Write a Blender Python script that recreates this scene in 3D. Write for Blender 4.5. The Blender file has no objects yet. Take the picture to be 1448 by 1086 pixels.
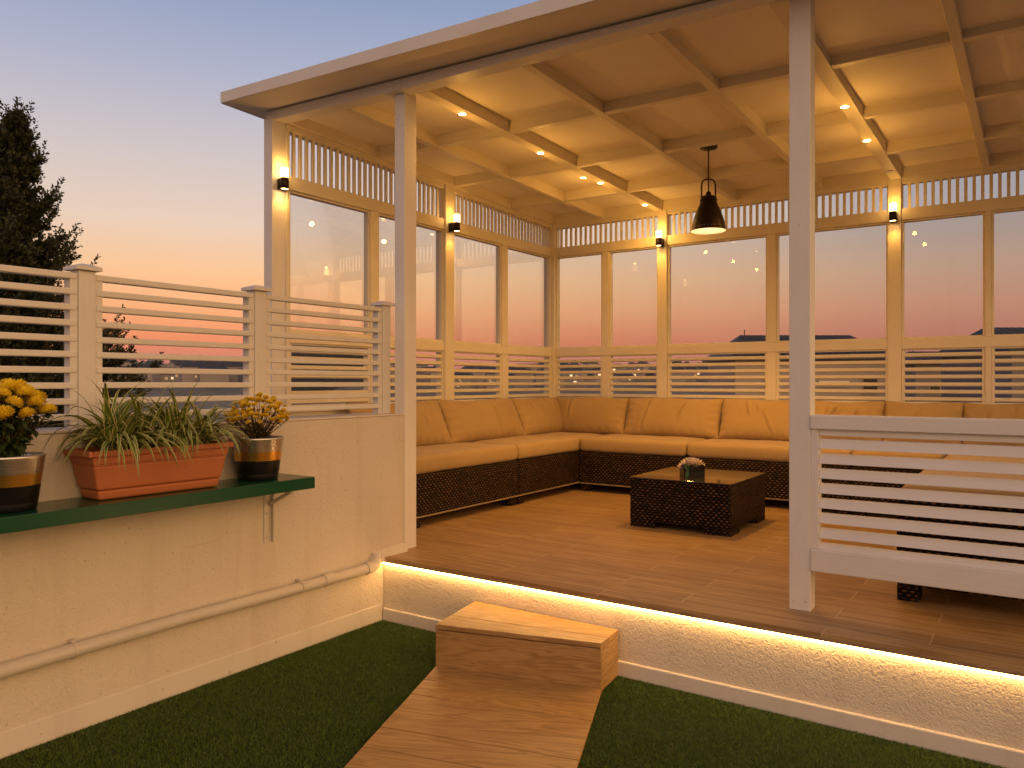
import bpy, bmesh, math, random
import numpy as np
from mathutils import Vector, Matrix
random.seed(7); rng = np.random.default_rng(7)
S = bpy.context.scene
COL = S.collection
PI = math.pi
R = math.radians

# ------------------------------------------------------------------ helpers
def link(o, parent=None):
    COL.objects.link(o)
    if parent is not None:
        o.parent = parent
        o.matrix_parent_inverse = Matrix.Identity(4)
    return o

def thing(name, label, cat, loc=(0, 0, 0), group=None, rotz=0.0):
    o = bpy.data.objects.new(name, None)
    o.empty_display_size = 0.1
    o.location = loc; o.rotation_euler = (0, 0, rotz)
    COL.objects.link(o)
    o['label'] = label; o['category'] = cat
    if group: o['group'] = group
    return o

def tag(o, label=None, cat=None, group=None, kind=None):
    if label: o['label'] = label
    if cat: o['category'] = cat
    if group: o['group'] = group
    if kind: o['kind'] = kind
    return o

class MB:
    """collects shapes (world coordinates) and links them as one mesh object"""
    def __init__(s):
        s.v = []; s.f = []; s.uv = []; s.sm = []; s.mi = []
    def add(s, verts, faces, uvs=None, smooth=False, mi=0):
        b = len(s.v)
        s.v.extend([tuple(p) for p in verts])
        for k, f in enumerate(faces):
            s.f.append([b + i for i in f])
            s.sm.append(smooth); s.mi.append(mi)
            if uvs is None:
                s.uv.append([(verts[i][0] + verts[i][2], verts[i][1] + verts[i][2]) for i in f])
            else:
                s.uv.append(uvs[k])
    def hexa(s, p, smooth=False, mi=0):
        """8 corners: bottom ring 0-3 (ccw from above), top ring 4-7; uv in metres, u along the longest side"""
        p = [Vector(q) for q in p]
        F = [(0, 3, 2, 1), (4, 5, 6, 7), (0, 1, 5, 4), (1, 2, 6, 5), (2, 3, 7, 6), (3, 0, 4, 7)]
        ex = (p[1] - p[0]).length; ey = (p[3] - p[0]).length; ez = (p[4] - p[0]).length
        axes = [(p[1] - p[0]).normalized() if ex > 0 else Vector((1, 0, 0)), (p[3] - p[0]).normalized() if ey > 0 else Vector((0, 1, 0)), (p[4] - p[0]).normalized() if ez > 0 else Vector((0, 0, 1))]
        order = sorted(range(3), key=lambda i: -(ex, ey, ez)[i])
        ou, ov = random.uniform(0, 40), random.uniform(0, 40)
        uvs = []
        for f in F:
            n = (p[f[1]] - p[f[0]]).cross(p[f[2]] - p[f[0]])
            if n.length > 0: n.normalize()
            na = max(range(3), key=lambda i: abs(axes[i].dot(n)))
            ab = [i for i in order if i != na]
            uvs.append([((p[i] - p[0]).dot(axes[ab[0]]) + ou, (p[i] - p[0]).dot(axes[ab[1]]) + ov + na * 1.7) for i in f])
        s.add(p, F, uvs, smooth, mi)
    def box(s, x0, x1, y0, y1, z0, z1, M=None, mi=0):
        if x0 > x1: x0, x1 = x1, x0
        if y0 > y1: y0, y1 = y1, y0
        if z0 > z1: z0, z1 = z1, z0
        P = [(x0, y0, z0), (x1, y0, z0), (x1, y1, z0), (x0, y1, z0), (x0, y0, z1), (x1, y0, z1), (x1, y1, z1), (x0, y1, z1)]
        if M is not None: P = [M @ Vector(q) for q in P]
        s.hexa(P, mi=mi)
    def lathe(s, prof, cx, cy, n=32, cap0=True, cap1=True, M=None, mi=0):
        V = []; F = []; U = []
        for (r, z) in prof:
            for k in range(n):
                a = 2 * PI * k / n
                V.append((cx + r * math.cos(a), cy + r * math.sin(a), z))
        for j in range(len(prof) - 1):
            for k in range(n):
                k2 = (k + 1) % n
                F.append((j * n + k, j * n + k2, (j + 1) * n + k2, (j + 1) * n + k))
                r = max(prof[j][0], .01)
                U.append([(k / n * 6.28 * r, prof[j][1]), ((k + 1) / n * 6.28 * r, prof[j][1]), ((k + 1) / n * 6.28 * r, prof[j + 1][1]), (k / n * 6.28 * r, prof[j + 1][1])])
        if M is not None: V = [M @ Vector(q) for q in V]
        s.add(V, F, U, True, mi)
        caps = []
        if cap0: caps.append(list(range(n - 1, -1, -1)))
        if cap1: caps.append([(len(prof) - 1) * n + k for k in range(n)])
        for c in caps:
            s.add([V[i] for i in c], [list(range(n))], None, False, mi)
    def tube(s, pts, rad, n=10, mi=0, cap=True):
        pts = [Vector(p) for p in pts]
        rad = rad if isinstance(rad, (list, tuple)) else [rad] * len(pts)
        V = []; F = []; U = []
        up = Vector((0, 0, 1)); prev = None
        L = 0; Ls = []
        for i, p in enumerate(pts):
            t = (pts[min(i + 1, len(pts) - 1)] - pts[max(i - 1, 0)])
            t = t.normalized() if t.length > 0 else Vector((0, 0, 1))
            if prev is None:
                a = t.cross(up if abs(t.z) < .95 else Vector((1, 0, 0))).normalized()
            else:
                a = (prev - t * prev.dot(t)); a = a.normalized() if a.length > 1e-6 else t.orthogonal().normalized()
            prev = a; b = t.cross(a)
            if i: L += (pts[i] - pts[i - 1]).length
            Ls.append(L)
            for k in range(n):
                an = 2 * PI * k / n
                V.append(p + (a * math.cos(an) + b * math.sin(an)) * rad[i])
        for j in range(len(pts) - 1):
            for k in range(n):
                k2 = (k + 1) % n
                F.append((j * n + k, j * n + k2, (j + 1) * n + k2, (j + 1) * n + k))
                c = 6.28 * rad[j] / n
                U.append([(Ls[j], k * c), (Ls[j], (k + 1) * c), (Ls[j + 1], (k + 1) * c), (Ls[j + 1], k * c)])
        s.add(V, F, U, True, mi)
        if cap:
            s.add([V[k] for k in range(n)], [list(range(n - 1, -1, -1))], None, False, mi)
            s.add([V[(len(pts) - 1) * n + k] for k in range(n)], [list(range(n))], None, False, mi)
    def build(s, name, mat, parent=None, bevel=0.0, seg=2, wn=False):
        me = bpy.data.meshes.new(name)
        off = Vector((0, 0, 0))
        inv = None
        if parent is not None:
            bpy.context.view_layer.update()
            inv = parent.matrix_world.inverted()
        V = s.v if inv is None else [tuple(inv @ Vector(p)) for p in s.v]
        me.from_pydata(V, [], s.f)
        uvl = me.uv_layers.new(name='UVMap')
        flat = [c for f in s.uv for p in f for c in p]
        uvl.data.foreach_set('uv', flat)
        me.polygons.foreach_set('use_smooth', s.sm)
        me.polygons.foreach_set('material_index', s.mi)
        for m in (mat if isinstance(mat, (list, tuple)) else [mat]):
            me.materials.append(m)
        me.update()
        o = bpy.data.objects.new(name, me)
        link(o, parent)
        if bevel:
            md = o.modifiers.new('edge', 'BEVEL'); md.width = bevel; md.segments = seg
            md.limit_method = 'ANGLE'; md.angle_limit = R(40)
        return o

def srgb(r, g, b):
    f = lambda c: (c / 255) / 12.92 if c / 255 <= .04045 else ((c / 255 + .055) / 1.055) ** 2.4
    return (f(r), f(g), f(b), 1)

# ------------------------------------------------------------------ materials
class NT:
    def __init__(s, name):
        s.m = bpy.data.materials.new(name); s.m.use_nodes = True
        s.t = s.m.node_tree; s.t.nodes.clear()
        s.out = s.n('ShaderNodeOutputMaterial')
    def n(s, typ, **kw):
        nd = s.t.nodes.new(typ)
        for k, v in kw.items():
            if k.startswith('i_'):
                key = k[2:]
                key = int(key) if key.isdigit() else key.replace('_', ' ')
                if hasattr(v, 'is_linked') or isinstance(v, bpy.types.NodeSocket): s.t.links.new(v, nd.inputs[key])
                else: nd.inputs[key].default_value = v
            else: setattr(nd, k, v)
        return nd
    def l(s, a, b): s.t.links.new(a, b)
    def math(s, op, a, b=None, c=None):
        nd = s.n('ShaderNodeMath', operation=op)
        for i, x in enumerate((a, b, c)):
            if x is None: continue
            if isinstance(x, bpy.types.NodeSocket): s.l(x, nd.inputs[i])
            else: nd.inputs[i].default_value = x
        return nd.outputs[0]
    def noise(s, vec, scale, detail=4, rough=.55, dist=0.0):
        nd = s.n('ShaderNodeTexNoise'); nd.inputs['Scale'].default_value = scale
        nd.inputs['Detail'].default_value = detail; nd.inputs['Roughness'].default_value = rough
        nd.inputs['Distortion'].default_value = dist
        s.l(vec, nd.inputs['Vector']); return nd.outputs['Fac']
    def ramp(s, fac, stops, interp='LINEAR'):
        nd = s.n('ShaderNodeValToRGB'); cr = nd.color_ramp; cr.interpolation = interp
        while len(cr.elements) < len(stops): cr.elements.new(.5)
        for e, (p, c) in zip(cr.elements, stops):
            e.position = p; e.color = c if len(c) == 4 else (*c, 1)
        s.l(fac, nd.inputs[0]); return nd.outputs[0]
    def mix(s, f, a, b, typ='MIX'):
        nd = s.n('ShaderNodeMix', data_type='RGBA', blend_type=typ)
        for i, x in ((0, f), (6, a), (7, b)):
            if isinstance(x, bpy.types.NodeSocket): s.l(x, nd.inputs[i])
            else: nd.inputs[i].default_value = x if i == 0 or len(x) == 4 else (*x, 1)
        return nd.outputs[2]
    def vscale(s, vec, sc):
        nd = s.n('ShaderNodeVectorMath', operation='MULTIPLY'); s.l(vec, nd.inputs[0]); nd.inputs[1].default_value = sc
        return nd.outputs[0]
    def uv(s): return s.n('ShaderNodeTexCoord').outputs['UV']
    def pos(s): return s.n('ShaderNodeNewGeometry').outputs['Position']
    def bump(s, h, strength=.3, dist=.01):
        nd = s.n('ShaderNodeBump'); nd.inputs['Strength'].default_value = strength; nd.inputs['Distance'].default_value = dist
        s.l(h, nd.inputs['Height']); return nd.outputs[0]
    def pbr(s, col, rough=.5, nrm=None, metal=0.0, spec=.5, **kw):
        b = s.n('ShaderNodeBsdfPrincipled')
        for k, x in (('Base Color', col), ('Roughness', rough), ('Metallic', metal), ('Specular IOR Level', spec)):
            if isinstance(x, bpy.types.NodeSocket): s.l(x, b.inputs[k])
            else: b.inputs[k].default_value = (*x, 1) if k == 'Base Color' and len(x) == 3 else x
        for k, x in kw.items():
            k = k.replace('_', ' ')
            if isinstance(x, bpy.types.NodeSocket): s.l(x, b.inputs[k])
            else: b.inputs[k].default_value = x
        if nrm is not None: s.l(nrm, b.inputs['Normal'])
        s.l(b.outputs[0], s.out.inputs[0]); return s.m

def m_paint(name, col, rough=.45, dirt=.12, grain=.25):
    t = NT(name); uv = t.uv()
    g = t.noise(t.vscale(uv, (3, 70, 1)), 1.6, 5, .6, .4)
    blot = t.noise(t.pos(), 3.2, 5, .65)
    fine = t.noise(t.pos(), 45, 3, .6)
    d = t.ramp(blot, [(.38, (0, 0, 0)), (.75, (1, 1, 1))])
    c = t.mix(t.math('MULTIPLY', d, dirt), col, (col[0] * .62, col[1] * .55, col[2] * .46))
    c = t.mix(t.math('MULTIPLY', t.ramp(g, [(.3, (1, 1, 1)), (.55, (0, 0, 0))]), .10), c, (col[0] * .6, col[1] * .55, col[2] * .5))
    h = t.math('ADD', t.math('MULTIPLY', g, .7), t.math('MULTIPLY', fine, .3))
    r = t.math('MULTIPLY_ADD', blot, .25, rough - .12)
    return t.pbr(c, r, t.bump(h, grain, .004), spec=.4)

def m_stucco(name, col, scale=38, strength=.55, swirl=True):
    t = NT(name); p = t.pos()
    n1 = t.noise(p, scale, 4, .55, 1.2 if swirl else .3)
    n2 = t.noise(p, scale * 3.1, 3, .6, .4)
    ridge = t.math('ABSOLUTE', t.math('SUBTRACT', n1, .5))
    rr = t.ramp(ridge, [(0.0, (1, 1, 1)), (.07, (.35, .35, .35)), (.22, (0, 0, 0))])
    big = t.noise(p, 2.2, 5, .6)
    h = t.math('ADD', t.math('MULTIPLY', rr, .75 if swirl else .2), t.math('ADD', t.math('MULTIPLY', n2, .5), t.math('MULTIPLY', n1, .5)))
    pit = t.ramp(t.noise(p, scale * 1.1, 2, .5), [(.24, (1, 1, 1)), (.31, (0, 0, 0))])
    c = t.mix(t.math('MULTIPLY', t.ramp(big, [(.35, (0, 0, 0)), (.75, (1, 1, 1))]), .16), col, (col[0] * .66, col[1] * .6, col[2] * .52))
    c = t.mix(t.math('MULTIPLY', pit, .5), c, (col[0] * .45, col[1] * .4, col[2] * .34))
    st = t.ramp(t.noise(t.vscale(p, (7, 7, .55)), 1.0, 5, .6, .3), [(.52, (0, 0, 0)), (.72, (1, 1, 1))])
    c = t.mix(t.math('MULTIPLY', st, .22), c, (col[0] * .6, col[1] * .52, col[2] * .42))
    cr = t.n('ShaderNodeTexVoronoi', feature='DISTANCE_TO_EDGE'); cr.inputs['Scale'].default_value = 1.15
    vd = t.n('ShaderNodeVectorMath', operation='ADD'); t.l(p, vd.inputs[0])
    nz = t.n('ShaderNodeTexNoise'); nz.inputs['Scale'].default_value = 5; t.l(p, nz.inputs['Vector'])
    t.l(t.vscale(nz.outputs['Color'], (.25, .25, .25)), vd.inputs[1]); t.l(vd.outputs[0], cr.inputs['Vector'])
    crk = t.ramp(cr.outputs['Distance'], [(.0012, (1, 1, 1)), (.0035, (0, 0, 0))])
    crm = t.ramp(t.noise(p, 1.7, 2, .5), [(.52, (0, 0, 0)), (.6, (1, 1, 1))])
    c = t.mix(t.math('MULTIPLY', t.math('MULTIPLY', crk, crm), .25), c, (col[0] * .35, col[1] * .3, col[2] * .25))
    return t.pbr(c, .85, t.bump(h, strength, .012), spec=.2)

def wood_grain(t, uv, dark, mid, light, stretch=(1.2, 15, 1), freq=11.0):
    v = t.vscale(uv, stretch)
    w = t.noise(v, .9, 3, .5, .9)
    rings = t.math('SINE', t.math('MULTIPLY', w, freq * 6.28))
    rings = t.math('MULTIPLY_ADD', rings, .5, .5)
    fine = t.noise(t.vscale(uv, (6, 260, 1)), 1.0, 4, .65)
    f = t.math('ADD', t.math('MULTIPLY', rings, .40), t.math('MULTIPLY', fine, .60))
    c = t.ramp(f, [(.18, dark), (.5, mid), (.85, light)])
    return c, f

def m_wood(name, dark, mid, light, rough=.5, tone=.3):
    t = NT(name); uv = t.uv()
    c, f = wood_grain(t, uv, dark, mid, light)
    b = t.noise(t.pos(), 2.5, 4, .6)
    c = t.mix(t.math('MULTIPLY', b, tone), c, (mid[0] * .55, mid[1] * .5, mid[2] * .42))
    return t.pbr(c, t.math('MULTIPLY_ADD', f, -.15, rough + .08), t.bump(f, .18, .002), spec=.4)

def m_floor():
    t = NT('floor_tile'); p = t.pos()
    mp = t.n('ShaderNodeMapping'); t.l(p, mp.inputs[0]); mp.inputs['Location'].default_value = (.31, .055, 0)
    br = t.n('ShaderNodeTexBrick', offset=.37, offset_frequency=2)
    t.l(mp.outputs[0], br.inputs['Vector'])
    for k, v in (('Scale', 1.0), ('Brick Width', .92), ('Row Height', .148), ('Mortar Size', .0026), ('Mortar Smooth', .2), ('Bias', 0.0)): br.inputs[k].default_value = v
    br.inputs['Color1'].default_value = (0, 0, 0, 1); br.inputs['Color2'].default_value = (1, 1, 1, 1)
    br.inputs['Mortar'].default_value = (.5, .5, .5, 1)
    rnd = t.n('ShaderNodeSeparateColor'); t.l(br.outputs['Color'], rnd.inputs[0])
    off = t.n('ShaderNodeCombineXYZ'); t.l(t.math('MULTIPLY', rnd.outputs[0], 37.0), off.inputs[0]); t.l(t.math('MULTIPLY', rnd.outputs[0], 11.0), off.inputs[1])
    vv = t.n('ShaderNodeVectorMath', operation='ADD'); t.l(p, vv.inputs[0]); t.l(off.outputs[0], vv.inputs[1])
    c, f = wood_grain(t, vv.outputs[0], (.27, .158, .060), (.42, .265, .108), (.52, .345, .155), (1.0, 15, 1), 6)
    c = t.mix(t.math('MULTIPLY', rnd.outputs[0], .42), c, (.27, .145, .064))
    sm = t.noise(p, 1.6, 5, .6)
    c = t.mix(t.math('MULTIPLY', br.outputs['Fac'], .75), c, (.62, .46, .27))
    h = t.math('SUBTRACT', t.math('MULTIPLY', f, .25), t.math('MULTIPLY', br.outputs['Fac'], 1.2))
    return t.pbr(c, t.math('MULTIPLY_ADD', sm, .22, .30), t.bump(h, .22, .003), spec=.25)

def m_wicker():
    t = NT('wicker'); uv = t.uv()
    sp = t.n('ShaderNodeSeparateXYZ'); t.l(uv, sp.inputs[0])
    u = t.math('DIVIDE', sp.outputs[0], .0330); v = t.math('DIVIDE', sp.outputs[1], .0160)
    row = t.math('FLOOR', v)
    uu = t.math('ADD', u, t.math('MULTIPLY', row, .5))
    su = t.math('ABSOLUTE', t.math('SINE', t.math('MULTIPLY', uu, PI)))
    sv = t.math('ABSOLUTE', t.math('SINE', t.math('MULTIPLY', v, PI)))
    h = t.math('MULTIPLY', t.math('POWER', su, .8), t.math('POWER', sv, .7))
    cell = t.n('ShaderNodeCombineXYZ'); t.l(t.math('FLOOR', uu), cell.inputs[0]); t.l(row, cell.inputs[1])
    wn = t.n('ShaderNodeTexWhiteNoise', noise_dimensions='2D'); t.l(cell.outputs[0], wn.inputs['Vector'])
    strand = t.mix(wn.outputs['Value'], (.042, .022, .012), (.20, .10, .05))
    c = t.mix(t.ramp(h, [(.45, (0, 0, 0)), (.66, (.10, .10, .10)), (.9, (1, 1, 1))]), (.0045, .0028, .002), strand)  # strand crowns lightened in the colour to stand for glints on the weave
    return t.pbr(c, .55, t.bump(h, 1.0, .008), spec=.18)

def m_fabric(name, col):
    t = NT(name); uv = t.uv()
    sp = t.n('ShaderNodeSeparateXYZ'); t.l(uv, sp.inputs[0])
    a = t.math('SINE', t.math('MULTIPLY', sp.outputs[0], 2200)); b = t.math('SINE', t.math('MULTIPLY', sp.outputs[1], 2200))
    w = t.math('MULTIPLY', a, b)
    big = t.noise(t.pos(), 5, 5, .65); med = t.noise(t.pos(), 26, 4, .6, .6)
    c = t.mix(t.math('MULTIPLY', t.ramp(big, [(.35, (0, 0, 0)), (.7, (1, 1, 1))]), .28), col, (col[0] * .72, col[1] * .66, col[2] * .58))
    c = t.mix(t.math('MULTIPLY', med, .12), c, (col[0] * .6, col[1] * .55, col[2] * .5))
    h = t.math('ADD', t.math('MULTIPLY', w, .1), t.math('ADD', t.math('MULTIPLY', med, .7), t.math('MULTIPLY', big, 1.0)))
    return t.pbr(c, .88, t.bump(h, .3, .006), spec=.2, Sheen_Weight=.15)

def m_simple(name, col, rough=.5, metal=0.0, var=.2, scale=20, bump=.1, spec=.5, aniso=None):
    t = NT(name); p = t.pos()
    n = t.noise(p, scale, 4, .6)
    c = t.mix(t.math('MULTIPLY', n, var), col, (col[0] * .5, col[1] * .5, col[2] * .5))
    return t.pbr(c, t.math('MULTIPLY_ADD', n, .15, rough - .07), t.bump(n, bump, .003), metal, spec)

def m_emit(name, col, strength):
    t = NT(name); e = t.n('ShaderNodeEmission'); e.inputs[0].default_value = (*col, 1); e.inputs[1].default_value = strength
    t.l(e.outputs[0], t.out.inputs[0]); return t.m

def m_glass():
    t = NT('window_glass'); p = t.pos()
    tr = t.n('ShaderNodeBsdfTransparent'); tr.inputs[0].default_value = (.925, .925, .92, 1)
    gl = t.n('ShaderNodeBsdfGlossy'); gl.inputs['Roughness'].default_value = .012; gl.inputs[0].default_value = (.9, .9, .9, 1)
    t.l(t.bump(t.noise(p, 2.4, 2, .5), .02, .004), gl.inputs['Normal'])
    fr = t.n('ShaderNodeFresnel'); fr.inputs[0].default_value = 1.45
    df = t.n('ShaderNodeBsdfDiffuse'); df.inputs[0].default_value = (.7, .65, .6, 1)
    m1 = t.n('ShaderNodeMixShader'); t.l(t.math('MULTIPLY', fr.outputs[0], .27), m1.inputs[0]); t.l(tr.outputs[0], m1.inputs[1]); t.l(gl.outputs[0], m1.inputs[2])
    m2 = t.n('ShaderNodeMixShader')
    smear = t.ramp(t.noise(t.vscale(p, (9, 9, 1.1)), 1.0, 4, .6, .5), [(.45, (0, 0, 0)), (.8, (1, 1, 1))])
    t.l(t.math('MULTIPLY_ADD', smear, .009, .001), m2.inputs[0]); t.l(m1.outputs[0], m2.inputs[1]); t.l(df.outputs[0], m2.inputs[2])
    t.l(m2.outputs[0], t.out.inputs[0]); return t.m

def m_leaf(name, c1, c2, rough=.55, scale=30, transl=.0):
    t = NT(name); p = t.pos()
    n = t.noise(p, scale, 3, .6); n2 = t.noise(p, scale * .12, 2, .5)
    c = t.mix(t.ramp(t.math('MULTIPLY_ADD', n, .6, t.math('MULTIPLY', n2, .4)), [(.3, (0, 0, 0)), (.7, (1, 1, 1))]), c1, c2)
    return t.pbr(c, rough, None, spec=.3)

def m_blade():
    t = NT('striped_leaf'); sp = t.n('ShaderNodeSeparateXYZ'); t.l(t.uv(), sp.inputs[0])
    d = t.math('ABSOLUTE', t.math('SUBTRACT', sp.outputs[0], .5))
    f = t.ramp(d, [(.30, (0, 0, 0)), (.38, (1, 1, 1))])
    n = t.noise(t.pos(), 18, 3, .6)
    g = t.mix(n, (.09, .15, .022), (.17, .24, .04))
    c = t.mix(f, g, (.62, .58, .24))
    c = t.mix(t.math('MULTIPLY', t.ramp(sp.outputs[1], [(.85, (0, 0, 0)), (1.0, (1, 1, 1))]), .6), c, (.22, .13, .05))
    return t.pbr(c, .45, None, spec=.4, Subsurface_Weight=0.0)

def m_pot():
    """three painted rings: brushed silver over brushed gold over black"""
    t = NT('banded_pot_metal'); p = t.n('ShaderNodeTexCoord').outputs['Object']
    sp = t.n('ShaderNodeSeparateXYZ'); t.l(p, sp.inputs[0])
    z = sp.outputs[2]
    br = t.noise(t.vscale(p, (2, 2, 420)), 1.0, 3, .6)
    silver = t.mix(br, (.42, .41, .40), (.72, .70, .68)); gold = t.mix(br, (.55, .30, .05), (.92, .58, .13))
    isg = t.math('GREATER_THAN', z, .083); iss = t.math('GREATER_THAN', z, .121)
    c = t.mix(isg, (.006, .006, .006), gold); c = t.mix(iss, c, silver)
    metal = t.math('MULTIPLY', isg, .9)
    rough = t.math('MULTIPLY_ADD', isg, -.14, .40)
    bm = t.math('MULTIPLY', br, isg)
    return t.pbr(c, rough, t.bump(bm, .25, .002), metal, .4)

WHITE = (.78, .75, .70)
M = dict(
    paint=m_paint('white_paint', WHITE, .45, .16, .3),
    cream=m_paint('warm_lit_white_paint', (.80, .73, .56), .45, .16, .3),  # same white paint, yellowed in its colour to carry the warm lamp light
    ceil=m_paint('ceiling_paint', (.88, .82, .68), .6, .10, .2),
    fence=m_paint('fence_paint', (.70, .67, .62), .42, .14, .2),
    wall=m_stucco('parapet_stucco', (.72, .65, .56), 58, .6, False),
    riser=m_stucco('riser_stucco', (.76, .68, .56), 36, .36, True),
    skirt=m_stucco('skirting_plaster', (.68, .63, .56), 30, .12, False),
    floor=m_floor(),
    wood=m_wood('oak_boards', (.27, .155, .058), (.41, .25, .10), (.49, .31, .135), .45),
    trimwood=m_wood('edge_trim_wood', (.22, .13, .06), (.38, .24, .12), (.48, .32, .17), .5),
    pathwood=m_wood('path_oak_boards', (.30, .172, .056), (.49, .285, .095), (.59, .37, .14), .45),
    wicker=m_wicker(),
    fabric=m_fabric('tan_canvas', (.45, .31, .135)),
    piping=m_fabric('tan_piping', (.30, .20, .095)),
    tan=m_simple('tan_edge_strip', (.34, .24, .13), .5),
    black=m_simple('black_metal', (.010, .008, .007), .38, .3, .3, 40, .08),
    bronze=m_simple('dark_bronze', (.030, .019, .011), .36, .7, .4, 14, .1),
    shade_in=m_simple('white_enamel', (.75, .72, .66), .4),
    steel=m_simple('galvanised_steel', (.66, .62, .58), .42, .35, .4, 60, .1),
    green=m_simple('green_gloss_paint', (.006, .070, .030), .22, 0, .35, 9, .06),
    terra=m_simple('terracotta_plastic', (.46, .145, .052), .5, 0, .25, 16, .1),
    soil=m_simple('soil', (.012, .008, .005), .95, 0, .5, 90, 1.0),
    pipe=m_paint('pipe_paint', (.62, .57, .50), .4, .25, .05),
    pot=m_pot(),
    glass=m_glass(),
    led=m_emit('led_tape', (1, .54, .17), 27.0),
    lampglass=m_emit('lamp_glass', (1, .58, .20), 8.5),
    lampdown=m_emit('lamp_lens', (1, .60, .24), 30.0),
    down=m_emit('downlight_lens', (1, .62, .26), 36.0),
    bulb=m_emit('pendant_bulb', (1, .66, .30), 30.0),
    litwin=m_emit('lit_window', (1, .66, .34), 1.4),
    dimwin=m_emit('dim_window', (1, .55, .25), .5),
    leafdark=m_leaf('dark_evergreen_leaf', (.018, .024, .008), (.055, .060, .020)),
    leafpot=m_leaf('chrysanthemum_leaf', (.018, .034, .010), (.05, .08, .02), .5, 80),
    leafdry=m_leaf('dry_leaf', (.03, .028, .012), (.07, .06, .02), .6, 80),
    petal=m_leaf('yellow_petal', (.82, .56, .02), (.96, .80, .06), .6, 160),
    petaldry=m_leaf('dry_yellow_petal', (.72, .48, .02), (.94, .74, .05), .65, 160),
    stem=m_leaf('woody_stem', (.05, .034, .014), (.11, .075, .03), .7, 60),
    bark=m_leaf('bark', (.02, .014, .010), (.05, .037, .026), .85, 12),
    blade=m_blade(),
    turf=m_leaf('artificial_grass', (.022, .066, .006), (.155, .235, .030), .55, 420),
    turfbase=m_leaf('turf_backing', (.012, .022, .004), (.03, .05, .009), .9, 60),
    rose=m_leaf('cream_petal', (.62, .50, .42), (.78, .68, .58), .6, 60),
    leafgreen=m_leaf('glossy_leaf', (.012, .06, .022), (.03, .11, .04), .3, 30),
    vase=m_simple('smoked_glass_vase', (.012, .010, .009), .12, 0, .2, 10, 0),
    land=m_leaf('dusk_land', (.10, .10, .09), (.22, .20, .18), .95, .05),
    slope=m_leaf('town_hillside', (.07, .08, .06), (.24, .22, .19), .95, .12),
    hill=m_leaf('wooded_hill', (.018, .022, .020), (.04, .045, .04), .95, .05),
    slate=m_simple('slate_roof', (.035, .042, .05), .6, 0, .4, 2, .2),
    facade=m_simple('house_render', (.42, .36, .30), .85, 0, .3, .8, .1),
    facade2=m_simple('grey_house_render', (.20, .19, .19), .85, 0, .3, .8, .1),
    townwall=m_simple('town_walls', (.36, .33, .32), .9, 0, .6, .02, .1),
    darkwin=m_simple('dark_window', (.015, .017, .02), .15),
)
def m_tabletop():
    t = NT('smoked_table_glass')
    return t.pbr((.028, .021, .014), .06, t.bump(t.noise(t.pos(), 4, 2, .5), .02, .002), spec=.75)
M['tableglass'] = m_tabletop()

# ------------------------------------------------------------------ camera
A = R(34.25); EYE = 1.254; ZD = .334
cam = bpy.data.cameras.new('camera'); co = bpy.data.objects.new('camera', cam); COL.objects.link(co)
cam.sensor_width = 36; cam.lens = 1090 / 1448 * 36; cam.shift_y = -3 / 1448
cam.clip_start = .05; cam.clip_end = 9000
co.location = (0, 0, EYE); co.rotation_euler = (PI / 2, 0, A)
S.camera = co
def ray(u, v):
    t = (u - 724) / 1090; s = (540 - v) / 1090
    return Vector((-math.sin(A) + math.cos(A) * t, math.cos(A) + math.sin(A) * t, s))
def at(u, v, d): return Vector((0, 0, EYE)) + ray(u, v) * d

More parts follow.
